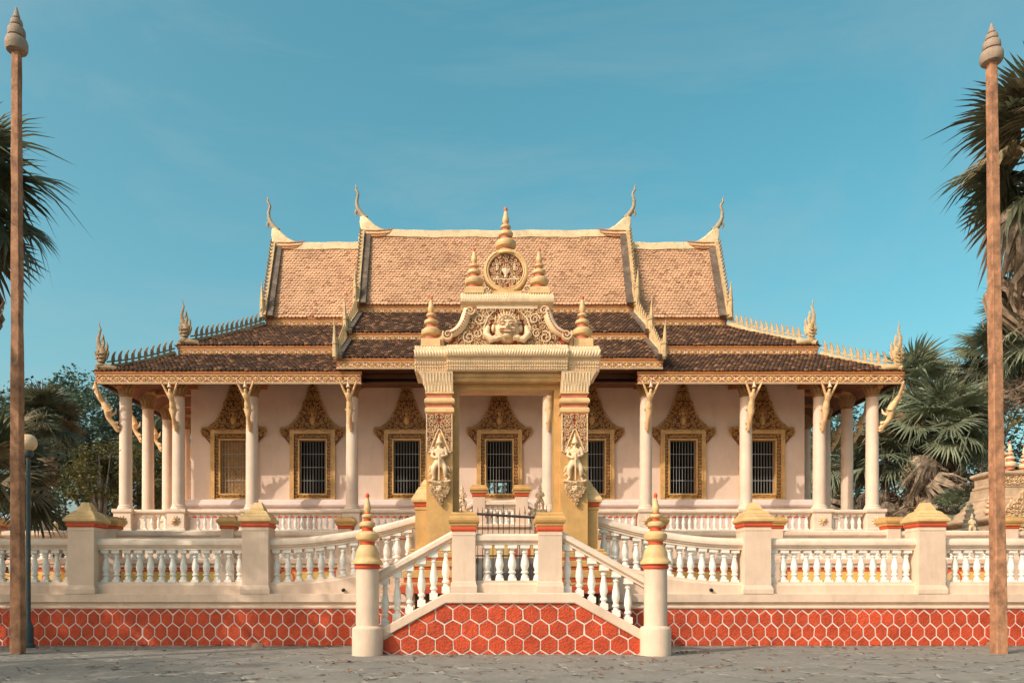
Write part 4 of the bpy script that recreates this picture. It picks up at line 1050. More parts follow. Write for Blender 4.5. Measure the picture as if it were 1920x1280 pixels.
def tile_slope(name, xb0,xb1,xt0,xt1, yb,zb, yt,zt, m, tw, rows, seed, slabm, over=.035, wob=.012):
    """tiles on the plane from the bottom edge to the top edge; x limits run linearly"""
    rn=random.Random(seed)
    ln=math.hypot(yt-yb,zt-zb); dy,dz=(yt-yb)/ln,(zt-zb)/ln; ny,nz_=-dz,dy
    slab=MB(); slab.add([(xb0,yb,zb),(xb1,yb,zb),(xt1,yt,zt),(xt0,yt,zt),(xb0,yb+.06,zb-.06*0),(xb1,yb+.06,zb),(xt1,yt,zt-.1),(xt0,yt,zt-.1)],[(0,1,2,3),(4,7,6,5),(0,4,5,1),(1,5,6,2),(2,6,7,3),(3,7,4,0)])
    so=B(name,slab,slabm)
    mb=MB(); rp=ln/rows; tl=rp*1.75; th=.028
    for r in range(rows):
        s0=r*rp-over*(1 if r==0 else 0); t=max(0,min(1,(s0+rp*.5)/ln))
        x0=xb0+(xt0-xb0)*t; x1=xb1+(xt1-xb1)*t
        n=int((x1-x0)/tw); off=(tw/2 if r%2 else 0)
        k=-1
        while True:
            k+=1
            cx=x0+off+tw*(k+.5)-tw*.5
            if cx>x1: break
            if cx<x0+.02: continue
            w_=tw*.48; j=rn.uniform(-wob,wob); lift=.045+rn.uniform(0,.018); s=s0+j; e=min(s0+tl,ln+.02)
            if rn.random()<.012: s+=.05
            sk=rn.uniform(-.012,.012)
            def P(x,u,h): return (x+sk*(u-s),yb+dy*u+ny*h,zb+dz*u+nz_*h)
            # pointed scale: lower edge with a blunt tip
            b0=s+rp*.42; tip=s
            l2=.010
            vs=[P(cx-w_,b0,lift),P(cx-w_*.45,tip+.01,lift+.006),P(cx+w_*.45,tip+.01,lift+.006),P(cx+w_,b0,lift),P(cx+w_,e,l2),P(cx-w_,e,l2)]
            vs+= [P(cx-w_,b0,lift-th),P(cx-w_*.45,tip+.01,lift-th),P(cx+w_*.45,tip+.01,lift-th),P(cx+w_,b0,lift-th)]
            mb.add(vs,[(0,1,2,3,4,5),(6,7,1,0),(7,8,2,1),(8,9,3,2)],0,rn.random())
    o=B('roof_tiles',mb,m,None,so,rnd=True); o['kind']='stuff'
    return so
E=dict(cA=(27.40,9.25,9.46,9.59), cB=(29.50,10.85,11.04,11.16), cC=(32.35,12.88,13.09,13.23),
       fA=(27.56,8.77,9.04,9.17), fB=(29.66,10.36,10.58,10.72), fC=(32.40,12.37,12.58,12.72))
ZR_C,ZR_F=16.74,16.22
XC=5.70
# flank tiers (hipped outer end)
fa,fb_,fc_=E['fA'],E['fB'],E['fC']
HA,HB,HC=14.20,12.10,9.52
def hip_x(y): return HA-(y-fa[0])
for s in (-1,1):
    def sp(a,b): return (a,b) if s>0 else (-b,-a)
    x0,x1=sp(4.87,HA); fascia(x0,x1,*fa)
    x0,x1=sp(XC-.6,HB); fascia(x0,x1,*fb_)
    x0,x1=sp(XC-.3,HC); fascia(x0,x1,*fc_)
    (b0,b1),(t0,t1)=sp(4.87,HA+.16),sp(4.87,HB-.02); tile_slope('roof_tier',b0,b1,t0,t1,fa[0]-.05,fa[3]+.0,fb_[0]+.09,fb_[1]+.05,'tiledark',.155,15,100+s,'tiledark')
    (b0,b1),(t0,t1)=sp(XC-.6,HB+.16),sp(XC-.6,HC-.02); tile_slope('roof_tier',b0,b1,t0,t1,fb_[0]-.05,fb_[3]+.0,fc_[0]+.09,fc_[1]+.05,'tiledark',.155,18,200+s,'tiledark')
    (b0,b1),(t0,t1)=sp(XC-.2,HC-.12),sp(XC-.2,HC-.12); tile_slope('main_roof',b0,b1,t0,t1,fc_[0]-.05,fc_[3]+.0,YRIDGE-.02,ZR_F,'tile',.15,28,300+s,'tile')
    # side hips and rear slopes (plain sheets)
    mb=MB()
    for (h0,y0,z0),(h1,y1,z1) in (((HA+.1,fa[0]-.1,fa[3]-.02),(HB,fb_[0],fb_[1])),((HB+.1,fb_[0]-.1,fb_[3]-.02),(HC,fc_[0],fc_[1]))):
        mb.add([(s*h0,y0,z0),(s*h0,back(y0),z0),(s*h1,back(y1),z1),(s*h1,y1,z1)],[(0,1,2,3)])
        mb.add([(s*5,back(y0),z0),(s*h0,back(y0),z0),(s*h1,back(y1),z1),(s*5,back(y1),z1)],[(0,1,2,3)])
    mb.add([(s*5,back(fc_[0]),fc_[3]),(s*HC,back(fc_[0]),fc_[3]),(s*HC,YRIDGE,ZR_F),(s*5,YRIDGE,ZR_F)],[(0,1,2,3)])
    for y0,z0,z1 in ((fa[0],fa[1],fa[3]),):
        xa,xb=sorted((s*HA,s*(HA-.1))); mb.box(xa,xb,y0+.1,back(y0),z0,z1-.02)
    xa,xb=sorted((s*HB,s*(HB-.1))); mb.box(xa,xb,fb_[0]+.1,back(fb_[0]),fb_[1],fb_[3]-.02)
    B('side_roof',mb,'tiledark')
    # gable wall of the flank roof
    mb=MB(); gxx=s*(HC-.25); mb.add([(gxx,fc_[0]+.05,fc_[1]),(gxx,back(fc_[0])-.05,fc_[1]),(gxx,YRIDGE,ZR_F-.15)],[(0,1,2)]); B('gable',mb,'goldwin')
# central tiers (straight gables)
ca,cb,cc_=E['cA'],E['cB'],E['cC']
fascia(-XC,XC,*ca); fascia(-XC+.02,XC-.02,*cb); fascia(-XC+.0,XC,*cc_)
tile_slope('roof_tier',-XC-.05,XC+.05,-XC-.05,XC+.05,ca[0]-.05,ca[3]+.0,cb[0]+.09,cb[1]+.05,'tiledark',.155,15,401,'tiledark')
tile_slope('roof_tier',-XC-.05,XC+.05,-XC-.05,XC+.05,cb[0]-.05,cb[3]+.0,cc_[0]+.09,cc_[1]+.05,'tiledark',.155,18,402,'tiledark')
tile_slope('main_roof',-XC+.10,XC-.10,-XC+.10,XC-.10,cc_[0]-.05,cc_[3]+.0,YRIDGE-.02,ZR_C,'tile',.15,29,403,'tile')
mb=MB()
mb.add([(-XC,back(cc_[0]),cc_[3]),(XC,back(cc_[0]),cc_[3]),(XC,YRIDGE,ZR_C),(-XC,YRIDGE,ZR_C)],[(0,1,2,3)])
for (y0,z0),(y1,z1) in (((ca[0],ca[3]),(cb[0],cb[1])),((cb[0],cb[3]),(cc_[0],cc_[1]))): mb.add([(-XC,back(y0),z0),(XC,back(y0),z0),(XC,back(y1),z1),(-XC,back(y1),z1)],[(0,1,2,3)])
B('rear_roof',mb,'tiledark')
for s in (-1,1):
    # cheek walls closing the ends of the central tiers
    mb=MB(); gxx=s*(XC-.18)
    mb.add([(gxx,ca[0]+.1,ca[1]),(gxx,cb[0],ca[1]),(gxx,cb[0],cb[1]),(gxx,ca[0]+.1,ca[3]-.06)],[(0,1,2,3)])
    mb.add([(gxx,cb[0]+.1,cb[1]),(gxx,cc_[0],cb[1]),(gxx,cc_[0],cc_[1]),(gxx,cb[0]+.1,cb[3]-.06)],[(0,1,2,3)])
    mb.add([(gxx,cc_[0]+.1,cc_[1]),(gxx,back(cc_[0])-.1,cc_[1]),(gxx,YRIDGE,ZR_C-.12)],[(0,1,2)])
    mb.add([(gxx,ca[0]+.1,ca[1]),(gxx,YH,ca[1]),(gxx,YH,9.2),(gxx,ca[0]+.1,8.9)],[(0,1,2,3)])
    B('gable',mb,'fasciabrown')
B('portico_ceiling',MB().box(-XC+.2,XC-.2,ca[0]+.1,YH,9.22,9.28),'soffit')
# verge boards, ridges and horns
def verge(x,yb,zb,yt,zt,m,w_=.16,d=.16,parent=None,nm='verge_board',lift=.10):
    ln=math.hypot(yt-yb,zt-zb); ny,nz_=-(zt-zb)/ln,(yt-yb)/ln
    vs=[]
    for y,z in ((yb,zb),(yt,zt)):
        for xx in (x-w_/2,x+w_/2):
            for h in (-.06,lift): vs.append((xx,y+ny*h,z+nz_*h))
    mb=MB(); mb.add(vs,[(0,1,3,2),(4,6,7,5),(0,4,5,1),(2,3,7,6),(1,5,7,3),(0,2,6,4)]); return B(nm,mb,m)
for s in (-1,1):
    for (xv,e,zr) in ((XC,cc_,ZR_C),(HC,fc_,ZR_F)):
        verge(s*(xv-.22),e[0]-.20,e[3]-.05,YRIDGE,zr+.05,'verge',.26,lift=.13)
        verge(s*(xv-.02),e[0]-.22,e[3]-.08,YRIDGE,zr+.12,'crestgold',.13,lift=.20)
        verge(s*(xv+.06),back(e[0]),e[3],YRIDGE,zr+.10,'ridgecream',.13,lift=-.2)
        n=20; b=MB()
        for i in range(n):
            t=(i+.3)/n; y=e[0]-.22+(YRIDGE-e[0]+.22)*t; z=e[3]-.08+(zr+.2-e[3])*t
            b.tube([(s*(xv+.02),y-.13,z+.08),(s*(xv+.10),y-.20,z+.20),(s*(xv+.06),y-.22,z+.28)],[.05,.035,.006],5)
        o=B('verge_teeth',b,'crestdark'); o['kind']='stuff'
    for (xv,a_,b_) in ((XC,ca,cb),(XC,cb,cc_)):
        verge(s*(xv+.02),a_[0]-.16,a_[3]-.02,b_[0],b_[1]+.0,'ridgecream',.10,lift=.14); verge(s*(xv-.14),a_[0]-.16,a_[3]-.02,b_[0],b_[1],'verge',.16,lift=.10)
        # upright spire at the foot of the verge and a fin rising behind it
        b=MB(); X=s*(xv+.02); Y=a_[0]-.12; Z=a_[3]+.0
        b.tube([(X,Y,Z),(X,Y-.02,Z+.35),(X+s*.02,Y-.02,Z+.62),(X+s*.03,Y,Z+.95),(X+s*.05,Y,Z+1.30)],[.11,.10,.075,.045,.01],7); b.tube([(X,Y-.02,Z+.44),(X,Y-.02,Z+.50)],[.12,.12],7)
        b.tube([(X-s*.1,Y+.1,Z+.1),(X-s*.12,Y+.08,Z+.45),(X-s*.06,Y+.06,Z+.66)],[.07,.06,.01],6)
        B('verge_spire',b,'crestgold',45)
        yb,zb2,yt,zt=a_[0]+.15,a_[3]+.12,b_[0]-.1,b_[1]+.0
        b=MB(); nn=9
        for i in range(nn):
            t=i/(nn-1); y=yb+(yt-yb)*t; z=zb2+(zt-zb2)*t
            b.tube([(X,y,z),(X+s*.0,y-.05,z+.28+.25*t),(X,y-.12,z+.40+.28*t)],[.07,.06,.015],5)
        o=B('verge_fin',b,'crestgold',45); o['kind']='stuff'
    # spire at the foot of the steep gables
    for (xv,e) in ((XC,cc_),(HC,fc_)):
        b=MB(); X=s*(xv+.06); Y=e[0]-.30; Z=e[3]-.10
        b.tube([(X,Y,Z),(X,Y,Z+.45),(X+s*.01,Y,Z+.75),(X+s*.02,Y,Z+1.1),(X+s*.03,Y,Z+1.5)],[.12,.11,.085,.05,.01],7); b.tube([(X,Y,Z+.70),(X,Y,Z+.76)],[.11,.11],7)
        b.tube([(X-s*.10,Y+.05,Z+.3),(X-s*.16,Y+.05,Z+.75),(X-s*.13,Y+.05,Z+.98)],[.06,.05,.01],6)
        B('verge_spire',b,'crestgold',45)
def ridge_beam(x0,x1,z,nm):
    n=30; xs=[x0+(x1-x0)*i/n for i in range(n+1)]
    m=(x0+x1)/2; hw=(x1-x0)/2
    return B(nm,MB().sweepx([(YRIDGE-.16,z-.12),(YRIDGE-.16,z+.16),(YRIDGE-.10,z+.20),(YRIDGE+.10,z+.20),(YRIDGE+.16,z+.16),(YRIDGE+.16,z-.12)][::-1],xs,lambda x:.05*abs((x-m)/hw)**3+.014*math.sin(x*2.1+z)+.010*math.sin(x*5.3)),'ridgecream',None)
ridge_beam(-XC+.05,XC-.05,ZR_C,'ridge')
for s in (-1,1):
    x0,x1=sorted((s*(XC-.1),s*(HC-.05))); ridge_beam(x0,x1,ZR_F,'ridge')
def horn(xe,zr,s,nm):
    """swan-necked ridge horn rising outward at the ridge end"""
    mb=MB(); Y=YRIDGE
    # sweeping saddle
    sad=[(-1.30,.22),(-1.0,.24),(-.72,.34),(-.45,.55),(-.22,.82),(-.05,1.02),(.10,1.12),(.22,1.02),(.24,.70),(.20,.40),(.26,.10),(.30,-.20),(.22,-.45),(.06,-.30),(-.02,.0),(-.25,.16),(-.7,.18)]
    K=.76
    sad=[(x,z*K if z>0 else z) for x,z in sad]
    poly=[(xe+s*x,zr+z) for x,z in sad]
    if s>0: poly=poly[::-1]
    mb.prism(poly,Y-.14,Y+.14,inset=.05)
    # neck and horn
    nk=[(.0,.95),(.16,1.18),(.30,1.48),(.37,1.72),(.38,1.98),(.345,2.20),(.31,2.36),(.36,2.52),(.42,2.62),(.40,2.76),(.44,2.92)]
    ng=MB(); ng.tube([(xe+s*x,Y,zr+z*K) for x,z in nk],[.15,.12,.09,.075,.066,.058,.052,.052,.045,.035,.008],9)
    ng.tube([(xe+s*.30,Y,zr+1.52*K),(xe+s*.40,Y,zr+1.40*K),(xe+s*.42,Y,zr+1.24*K),(xe+s*.38,Y,zr+1.08*K)],[.05,.07,.05,.01],7)
    hb=B(nm,mb,'ridgecream',40); B('horn_neck',ng,'hornneck',45,hb)
    mb=MB()
    for i,(a,b_) in enumerate(((.16,-1.25),(.02,-1.15),(-.08,-1.0))):
        mb.tube([(xe+s*-.02,Y-.16,zr+a),(xe+s*-.5,Y-.165,zr+a-.01),(xe+s*(b_+.15),Y-.16,zr+a+.03),(xe+s*b_,Y-.155,zr+a+.12)],[.03,.035,.03,.012],6)
    B('horn_moulding',mb,'fasciabrown',45)
for s in (-1,1):
    horn(s*(XC-.10),ZR_C+.0,s,'ridge_horn'); horn(s*(HC-.12),ZR_F,s,'ridge_horn')
# hip ridges with flame crests and naga finials
def flame_mesh(s):
    mb=MB()
    out=[(-.075,0),(.075,0),(.05,.12),(.085,.22),(.07,.33),(.09,.42),(.13,.50),(.05,.46),(-.02,.38),(-.07,.28),(-.09,.17),(-.05,.10)]
    p=[(x*(-s)*.72,z) for x,z in out]
    if -s<0: p=p[::-1]
    mb.prism(p,-.055,.055,inset=.02); return mb.mesh('crest_flame','crestdark' if s<0 else 'crestgold',35)  # shaded tone on the left, lit tone on the right
FLM={-1:flame_mesh(-1),1:flame_mesh(1)}
def naga(loc,s,k=1.0):
    """rearing naga hood with a tall flame, facing outward"""
    mb=MB()
    def T(pts,r,seg=8,flat=1.0): mb.tube([(s*x,y,z) for x,y,z in pts],r,seg,flat=flat)
    T([(-.55,0,-.02),(-.30,0,.02),(-.05,0,.04),(.10,0,.06)],[.08,.12,.14,.13])
    T([(.06,0,.0),(.02,0,.20),(-.06,0,.38),(-.07,0,.55),(.0,0,.70)],[.15,.125,.15,.16,.10],8,.75)
    for i,(x,z,h,dx) in enumerate(((-.20,.46,.20,-.06),(-.17,.64,.30,-.05),(-.06,.78,.38,-.01),(.12,.62,.20,.08),(.14,.46,.14,.08))):
        T([(x+.04,-.02,z-.14),(x-.02,0,z+h*.3),(x+dx*.6,0,z+h*.65),(x+dx*.3,0,z+h)],[.065,.06,.04,.006],6,.7)
    T([(.02,0,.66),(.10,0,.88),(.12,0,1.06),(.07,0,1.24),(.03,0,1.38),(.08,0,1.52),(.06,0,1.66)],[.09,.075,.06,.045,.035,.022,.005],7,.8)
    T([(-.02,0,.95),(-.05,0,1.10),(-.04,0,1.2)],[.045,.05,.02],6)
    for q in range(4): T([(-.12,-.10,.12+.13*q),(.0,-.14,.09+.13*q),(.12,-.10,.12+.13*q)],[.022,.028,.022],5)
    T([(.10,0,.60),(.22,0,.56),(.20,0,.46)],[.06,.05,.015],6)
    B('naga_finial',mb,'crestdark' if s<0 else 'crestgold',45,None,(loc[0],loc[1]-OY,loc[2]-OZ))
for s in (-1,1):
    for (x0,y0,z0),(x1,y1,z1),n in (((HA-.05,fa[0]-.05,fa[3]+.02),(HB+.10,fb_[0]-.05,fb_[1]-.02),10),((HB-.05,fb_[0]-.05,fb_[3]+.02),(HC+.05,fc_[0]-.05,fc_[1]),14)):
        N_=16; pts=[]
        for i in range(N_+1):
            t=i/N_; sag=-.10*math.sin(math.pi*t)
            pts.append((s*(x0+(x1-x0)*t),y0+(y1-y0)*t,z0+(z1-z0)*t+.07+sag))
        mb=MB(); mb.tube(pts,.105,8,flat=1.0); hr=B('hip_ridge',mb,'crestdark' if s<0 else 'crestgold',45)
        for i in range(n):
            t=.16+.82*(i+.5)/n; q=t*N_; j=int(q); fr_=q-j
            a=Vector(pts[j]); b_=Vector(pts[min(j+1,N_)]); c=a*(1-fr_)+b_*fr_
            link('crest_flame',FLM[s],hr,(c.x,c.y,c.z+.06),(0,0,s*R(-18)))
        # low lattice strip between flames
        mb=MB(); mb.tube([(p[0],p[1],p[2]+.20) for p in pts[2:]],.03,5); B('crest_string',mb,'crestdark' if s<0 else 'crestgold',None,hr)
        c=Vector(pts[1]); naga((c.x,c.y,c.z-.02),s)
# bracket figures under the eaves
KJ=[((.05,0,0),.05),((.10,0,.16),.085),((.16,0,.30),.10),((.24,0,.36),.075),((.32,0,.52),.085),((.28,0,.68),.105),((.34,0,.86),.125),((.42,0,1.0),.085),((.54,0,1.18),.12),((.60,0,1.30),.045),((.66,0,1.40),.075),
    ((.54,.10,1.22),.05),((.60,.19,1.42),.042),((.66,.30,1.66),.034),((.54,-.10,1.22),.05),((.60,-.19,1.42),.042),((.66,-.30,1.66),.034),
    ((.28,.10,.70),.03),((.20,.20,.80),.012),((.28,-.10,.70),.03),((.20,-.20,.80),.012)]
KE=[(0,1),(1,2),(2,3),(3,4),(4,5),(5,6),(6,7),(7,8),(8,9),(9,10),(8,11),(11,12),(12,13),(8,14),(14,15),(15,16),(5,17),(17,18),(5,19),(19,20)]
KM=skin_mesh('bracket_figure',KJ,KE,'flesh',1,6)
km=MB(); km.lathe([(.075,1.44),(.08,1.46),(.05,1.50),(.05,1.52),(.012,1.66)],cx=.66,seg=8)
km.tube([(.24,0,.60),(.13,0,.68),(.10,0,.84)],[.06,.04,.006],6); km.tube([(.10,-.11,.32),(.10,.11,.32)],[.05,.05],8); km.tube([(.06,-.09,.16),(.06,.09,.16)],[.045,.045],8)
km.tube([(.30,-.10,.80),(.46,0,.79),(.30,.10,.80)],[.03,.035,.03],6)
KX=km.mesh('bracket_ornament','goldcarve',45)
def bracket(x,y,z,rz,sc_=1.0):
    o=BL('bracket_figure',KM,(x,y,z),(0,0,rz)); k_=link('bracket_ornament',KX,o); k_['kind']='stuff'; o.scale=(sc_,sc_,1)
for x in COLX[1:-1]:
    bracket(x,YC-.20,7.14,R(-90))
for s in (-1,1):
    bracket(s*13.60,YC-.15,7.14,R(-90+s*62),1.25)
    for k in range(1,6): bracket(s*13.67,YC+1.92*k,7.14,R(0 if s>0 else 180))
# ------------------------------------------------------------------ flag poles
def pole(label,bx,tx,D,ztop_,hb,ht,fz,seed):
    T=tag(link('flag_pole',None,None,(px(bx,D),D+.15,0)),label,'pole','tall concrete poles flanking the court')
    X=px(bx,D); dx=px(tx,D)-X
    mb=MB(); n=22; rn=random.Random(seed); o=0
    ring=8
    for i in range(n+1):
        t=i/n; h=hb+(ht-hb)*t; cx=dx*t; z=ztop_*t
        c=h*.16; j=lambda:rn.uniform(-.007,.007)
        for a,b_ in ((-h+c,-h),(h-c,-h),(h,-h+c),(h,h-c),(h-c,h),(-h+c,h),(-h,h-c),(-h,-h+c)): mb.v.append((cx+a+j(),b_+j(),z))
    for i in range(n):
        for k in range(ring):
            k2=(k+1)%ring; mb.f.append((i*ring+k,i*ring+k2,(i+1)*ring+k2,(i+1)*ring+k)); mb.m.append(0); mb.r.append(0)
    mb.f.append(tuple(n*ring+k for k in range(ring))); mb.m.append(0); mb.r.append(0)
    ob('shaft',mb,'pole',T)
    H=fz-ztop_; k=H/1.0
    b=MB(); b.lathe([(r*.92,z*k) for r,z in ((.13,-.06),(.235,-.03),(.268,.04),(.268,.17),(.24,.25),(.13,.275),(.125,.295),(.20,.315),(.212,.36),(.205,.47),(.17,.525),(.095,.54),(.09,.56),(.14,.575),(.148,.62),(.13,.69),(.07,.715),(.068,.73),(.09,.75),(.075,.80),(.045,.90),(.012,1.0))],seg=16)
    ob('capital',b,'polecap',T,40,(dx,0,ztop_))
pole('tall weathered concrete pole at the left edge beside the street lamp',26.5,24,18.3,pz(86,18.3),.130,.084,pz(5,18.3),3)
pole('tall weathered concrete pole near the right edge in front of the palm',1881,1867,18.3,pz(108,18.3),.138,.088,pz(35,18.3),4)
# ------------------------------------------------------------------ street lamp
LX,LY=px(53,20.3),20.3
LP=tag(link('street_lamp',None,None,(LX,LY,0)),'dark street lamp with amber globe behind the left concrete pole','lamp')
b=MB(); b.lathe([(.17,0),(.17,.08),(.13,.12),(.12,.55),(.10,.60),(.075,.66),(.06,.72),(.055,4.7),(.05,4.95)],seg=14); ob('post',b,'lampmetal',LP,35)
b=MB(); b.lathe([(.05,4.92),(.11,4.95),(.13,5.0),(.13,5.06),(.10,5.10)],seg=16); ob('lamp_collar',b,'lampmetal',LP,35)
b=MB(); b.lathe([(.10+.0,5.085)]+[(.215*math.sin(math.pi*(i+2)/16),5.30-.225*math.cos(math.pi*(i+2)/16)) for i in range(0,13)]+[(.03,5.515),(.005,5.525)],seg=20); ob('globe',b,'lampglass',LP,50)
# overhead cable
b=MB(); A_=Vector((LX,20.32,pz(882,20.3))); B_=Vector((-13.45,27.9,pz(843,27.9)))
pts=[]
for i in range(13):
    t=i/12; p=A_.lerp(B_,t); p.z-=.18*math.sin(math.pi*t); pts.append(tuple(p))
b.tube(pts,.012,5); tag(ob('overhead_cable',b,'lampmetal'),'thin overhead cable from the street lamp to the gallery corner','cable')
# ------------------------------------------------------------------ trees
def frond_mesh(seed,dead=False):
    rn=random.Random(seed); mb=MB(); Lp=.95
    mb.tube([(0,0,0),(Lp*.5,0,.03),(Lp,0,0)],[.030,.022,.016],5)
    nb=34; span=R(250 if not dead else 150)
    for i in range(nb):
        a=-span/2+span*(i+.5)/nb+rn.uniform(-.03,.03)
        ln=(1.05-.25*abs(a/(span/2))**2)*rn.uniform(.88,1.06); w_=.058
        d=rn.uniform(.15,.50)+(.55 if rn.random()<.10 else 0)
        if dead: ln*=rn.uniform(.6,1.0); d=rn.uniform(.7,1.2); w_=.045
        c,s=math.cos(a),math.sin(a)
        def P(r,t,z): return (Lp+c*r-s*t,s*r+c*t,z)
        zb=.10*abs(a)**1.2*.3
        tw=rn.uniform(-.03,.03)
        if not dead:
            z=lambda r:-d*(r/1.05)**2.6+.03
            mb.add([P(.02,0,0),P(.42*ln,-w_*.78,z(.42*ln)),P(.42*ln,0,z(.42*ln)+.032),P(.42*ln,w_*.78,z(.42*ln)),P(.76*ln,-w_*.42+tw,z(.76*ln)),P(.76*ln,tw,z(.76*ln)+.015),P(.76*ln,w_*.42+tw,z(.76*ln)),P(ln,tw*2,z(ln)-.03)],
               [(0,1,2),(0,2,3),(1,4,5,2),(2,5,6,3),(4,7,5),(5,7,6)])
        else:
            b_=rn.uniform(-.12,.12)
            mb.add([P(.02,0,0),P(.35*ln,-w_,-.05),P(.35*ln,w_,-.08),P(.55*ln,-w_*.6+b_,-.30*d),P(.55*ln,w_*.6+b_,-.34*d),P(.62*ln,b_*1.5,-.85*d)],[(0,1,2),(1,3,4,2),(3,5,4)])
    return mb
FR={}
for m_ in ('frond','frondblue','frondbrown'):
    FR[m_]=[frond_mesh(50+i).mesh('frond_'+m_,m_) for i in range(4)]
FRD=[frond_mesh(80+i,True).mesh('dead_frond','fronddead') for i in range(3)]
def palm(label,x,y,z0,zc,Rk,seed,live=34,dead=10,m_='frond',trunk_r=.20,low=-35,brown=.12,hang=(-50,-85),group=None,skirt=.9):
    rn=random.Random(seed)
    T=tag(link('fan_palm',None,None,(x,y,z0)),label,'palm',group)
    H=zc-z0; mb=MB(); n=12; lean=rn.uniform(-.3,.3)
    mb.tube([(lean*(i/n)**2-lean,0,H*i/n) for i in range(n+1)],[trunk_r*(1.25-.35*i/n)+(.012 if i%2 else 0) for i in range(n+1)],10)
    ob('trunk',mb,'bark',T,60)
    for i in range(live):
        el=R(86)-(R(86)-R(low))*((i+.5)/live)**.85; az=i*2.39996+rn.uniform(-.3,.3)
        me=rn.choice(FR['frondbrown' if rn.random()<brown+.3*max(0,(i/live-.75)*4*brown) else m_])
        k=Rk*rn.uniform(.85,1.1)
        o=link('frond',me,T,(0,0,H-.05+rn.uniform(-.12,.18)))
        o.rotation_euler=(Matrix.Rotation(az,3,'Z')@Matrix.Rotation(-el,3,'Y')@Matrix.Rotation(rn.uniform(-.7,.7),3,'X')).to_euler(); o.scale=(k,k,k)
    for i in range(dead):
        el=R(rn.uniform(*hang)); az=rn.uniform(0,6.28); k=Rk*rn.uniform(.95,1.45)
        o=link('dead_frond',rn.choice(FRD),T,(0,0,H-.2-rn.uniform(0,skirt)*Rk))
        o.rotation_euler=(Matrix.Rotation(az,3,'Z')@Matrix.Rotation(-el,3,'Y')@Matrix.Rotation(rn.uniform(-.8,.8),3,'X')).to_euler(); o.scale=(k,k,k)
    return T
def tree(name,label,x,y,z0,zc,rx,rz,m_,seed,nl=9000,ls=.22,clusters=70,group=None,ry=None,cat='tree'):
    rn=random.Random(seed); T=tag(link(name,None,None,(x,y,z0)),label,cat,group); H=zc-z0; ry=ry or rx
    cs=[]
    while len(cs)<clusters:
        p=Vector((rn.uniform(-1,1),rn.uniform(-1,1),rn.uniform(-1,1)))
        if p.length>1 or p.length<.35: continue
        if p.z<-.55 and rn.random()<.5: continue
        cs.append((Vector((p.x*rx,p.y*ry,H+p.z*rz)),rn.uniform(.16,.30)*min(rx,rz)))
    mb=MB(); mb.tube([(0,0,0),(.1,0,H*.3),(-.05,.1,H*.6),(.05,0,H)],[.34,.27,.20,.10],8)
    for c,_ in cs[::3]:
        a=Vector((0,0,H*rn.uniform(.35,.75))); m2=a.lerp(c,.5)+Vector((0,0,.3)); mb.tube([a,m2,c],[.11,.06,.015],5)
    ob('trunk',mb,'bark',T,60)
    mb=MB()
    for c,r in cs:
        tone=rn.random()*.6
        for i in range(nl//clusters):
            d=Vector((rn.gauss(0,1),rn.gauss(0,1),rn.gauss(0,.75))); d=d.normalized()*r*rn.random()**.45*1.25
            p=c+d; s=ls*rn.uniform(.6,1.25)
            u=Vector((rn.gauss(0,1),rn.gauss(0,1),rn.gauss(0,.5))).normalized(); v=u.cross(Vector((rn.gauss(0,1),rn.gauss(0,1),rn.gauss(0,1)))).normalized()
            mb.add([p-u*s*.5,p+v*s*.26,p+u*s*.5,p-v*s*.26],[(0,1,2,3)],0,min(1,tone+rn.random()*.4))
    o=ob('crown',mb,m_,T,rnd=True)
    return T
# near palms at the picture's edges
palm('tall dark fan palm crown behind the left concrete pole',px(-105,20.0),20.0,0,pz(350,20),1.45,1,live=40,dead=8,m_='frond',low=-55,brown=.15,trunk_r=.24)
palm('young fan palm with low fronds around the street lamp',px(-22,22.4),22.4,1.39,pz(905,22.4),1.20,2,live=26,dead=2,m_='frond',low=-30,brown=.45,trunk_r=.15)
palm('tall fan palm with drooping brown fronds behind the right concrete pole',px(1992,20.4),20.4,0,pz(285,20.4),1.50,3,live=44,dead=22,m_='frond',low=-60,brown=.30,hang=(-40,-80),trunk_r=.24)
# palms outside the frame to the left, whose shade falls on the wall
palm('fan palm left of the court shading the left wall, nearest the stair',-14.4,13.2,0,10.0,1.25,11,live=7,dead=0,low=-50,trunk_r=.2)
palm('fan palm left of the court shading the left wall, middle of the row',-17.6,13.4,0,10.3,1.35,12,live=9,dead=1,low=-50,trunk_r=.2)
palm('fan palm left of the court shading the left wall, farthest from the stair',-21.0,13.2,0,10.0,1.35,13,live=24,dead=3,low=-50,trunk_r=.2)
tree('shade_tree','spreading shade tree outside the left edge of the court',-17.6,6.4,0,9.0,3.2,2.0,'leafdark',14,6000,.20,60)
# right background palms
RP='fan palms behind the right end of the pagoda'
palm('tallest blue green fan palm behind the right roof corner',px(1712,46),46,0,pz(735,46),1.55,21,live=38,dead=16,m_='frondblue',low=-40,group=RP)
palm('broad fan palm with a thick skirt of dead fronds right of the gallery',px(1765,41),41,0,pz(800,41),1.65,22,live=44,dead=80,m_='frondblue',low=-45,brown=.10,skirt=2.6,hang=(-35,-88),group=RP)
palm('fan palm with grey dead skirt just right of the corner column',px(1672,42),42.5,0,pz(862,42.5),1.4,23,live=32,dead=80,m_='frondblue',low=-35,brown=.15,skirt=2.6,hang=(-35,-88),group=RP)
palm('fan palm seen between the two right gallery columns',px(1568,46),46,0,pz(870,46),1.35,24,live=34,dead=24,m_='frondblue',low=-45,group=RP)
palm('dark fan palm crown half hidden by the right concrete pole',px(1868,44),44,0,pz(668,44),1.25,25,live=36,dead=10,m_='frond',low=-50,group=RP)
palm('green fan palm at the right picture edge above the small shrine',px(1935,38),38,0,pz(620,38),1.4,26,live=36,dead=14,m_='frondblue',low=-50,group=RP)
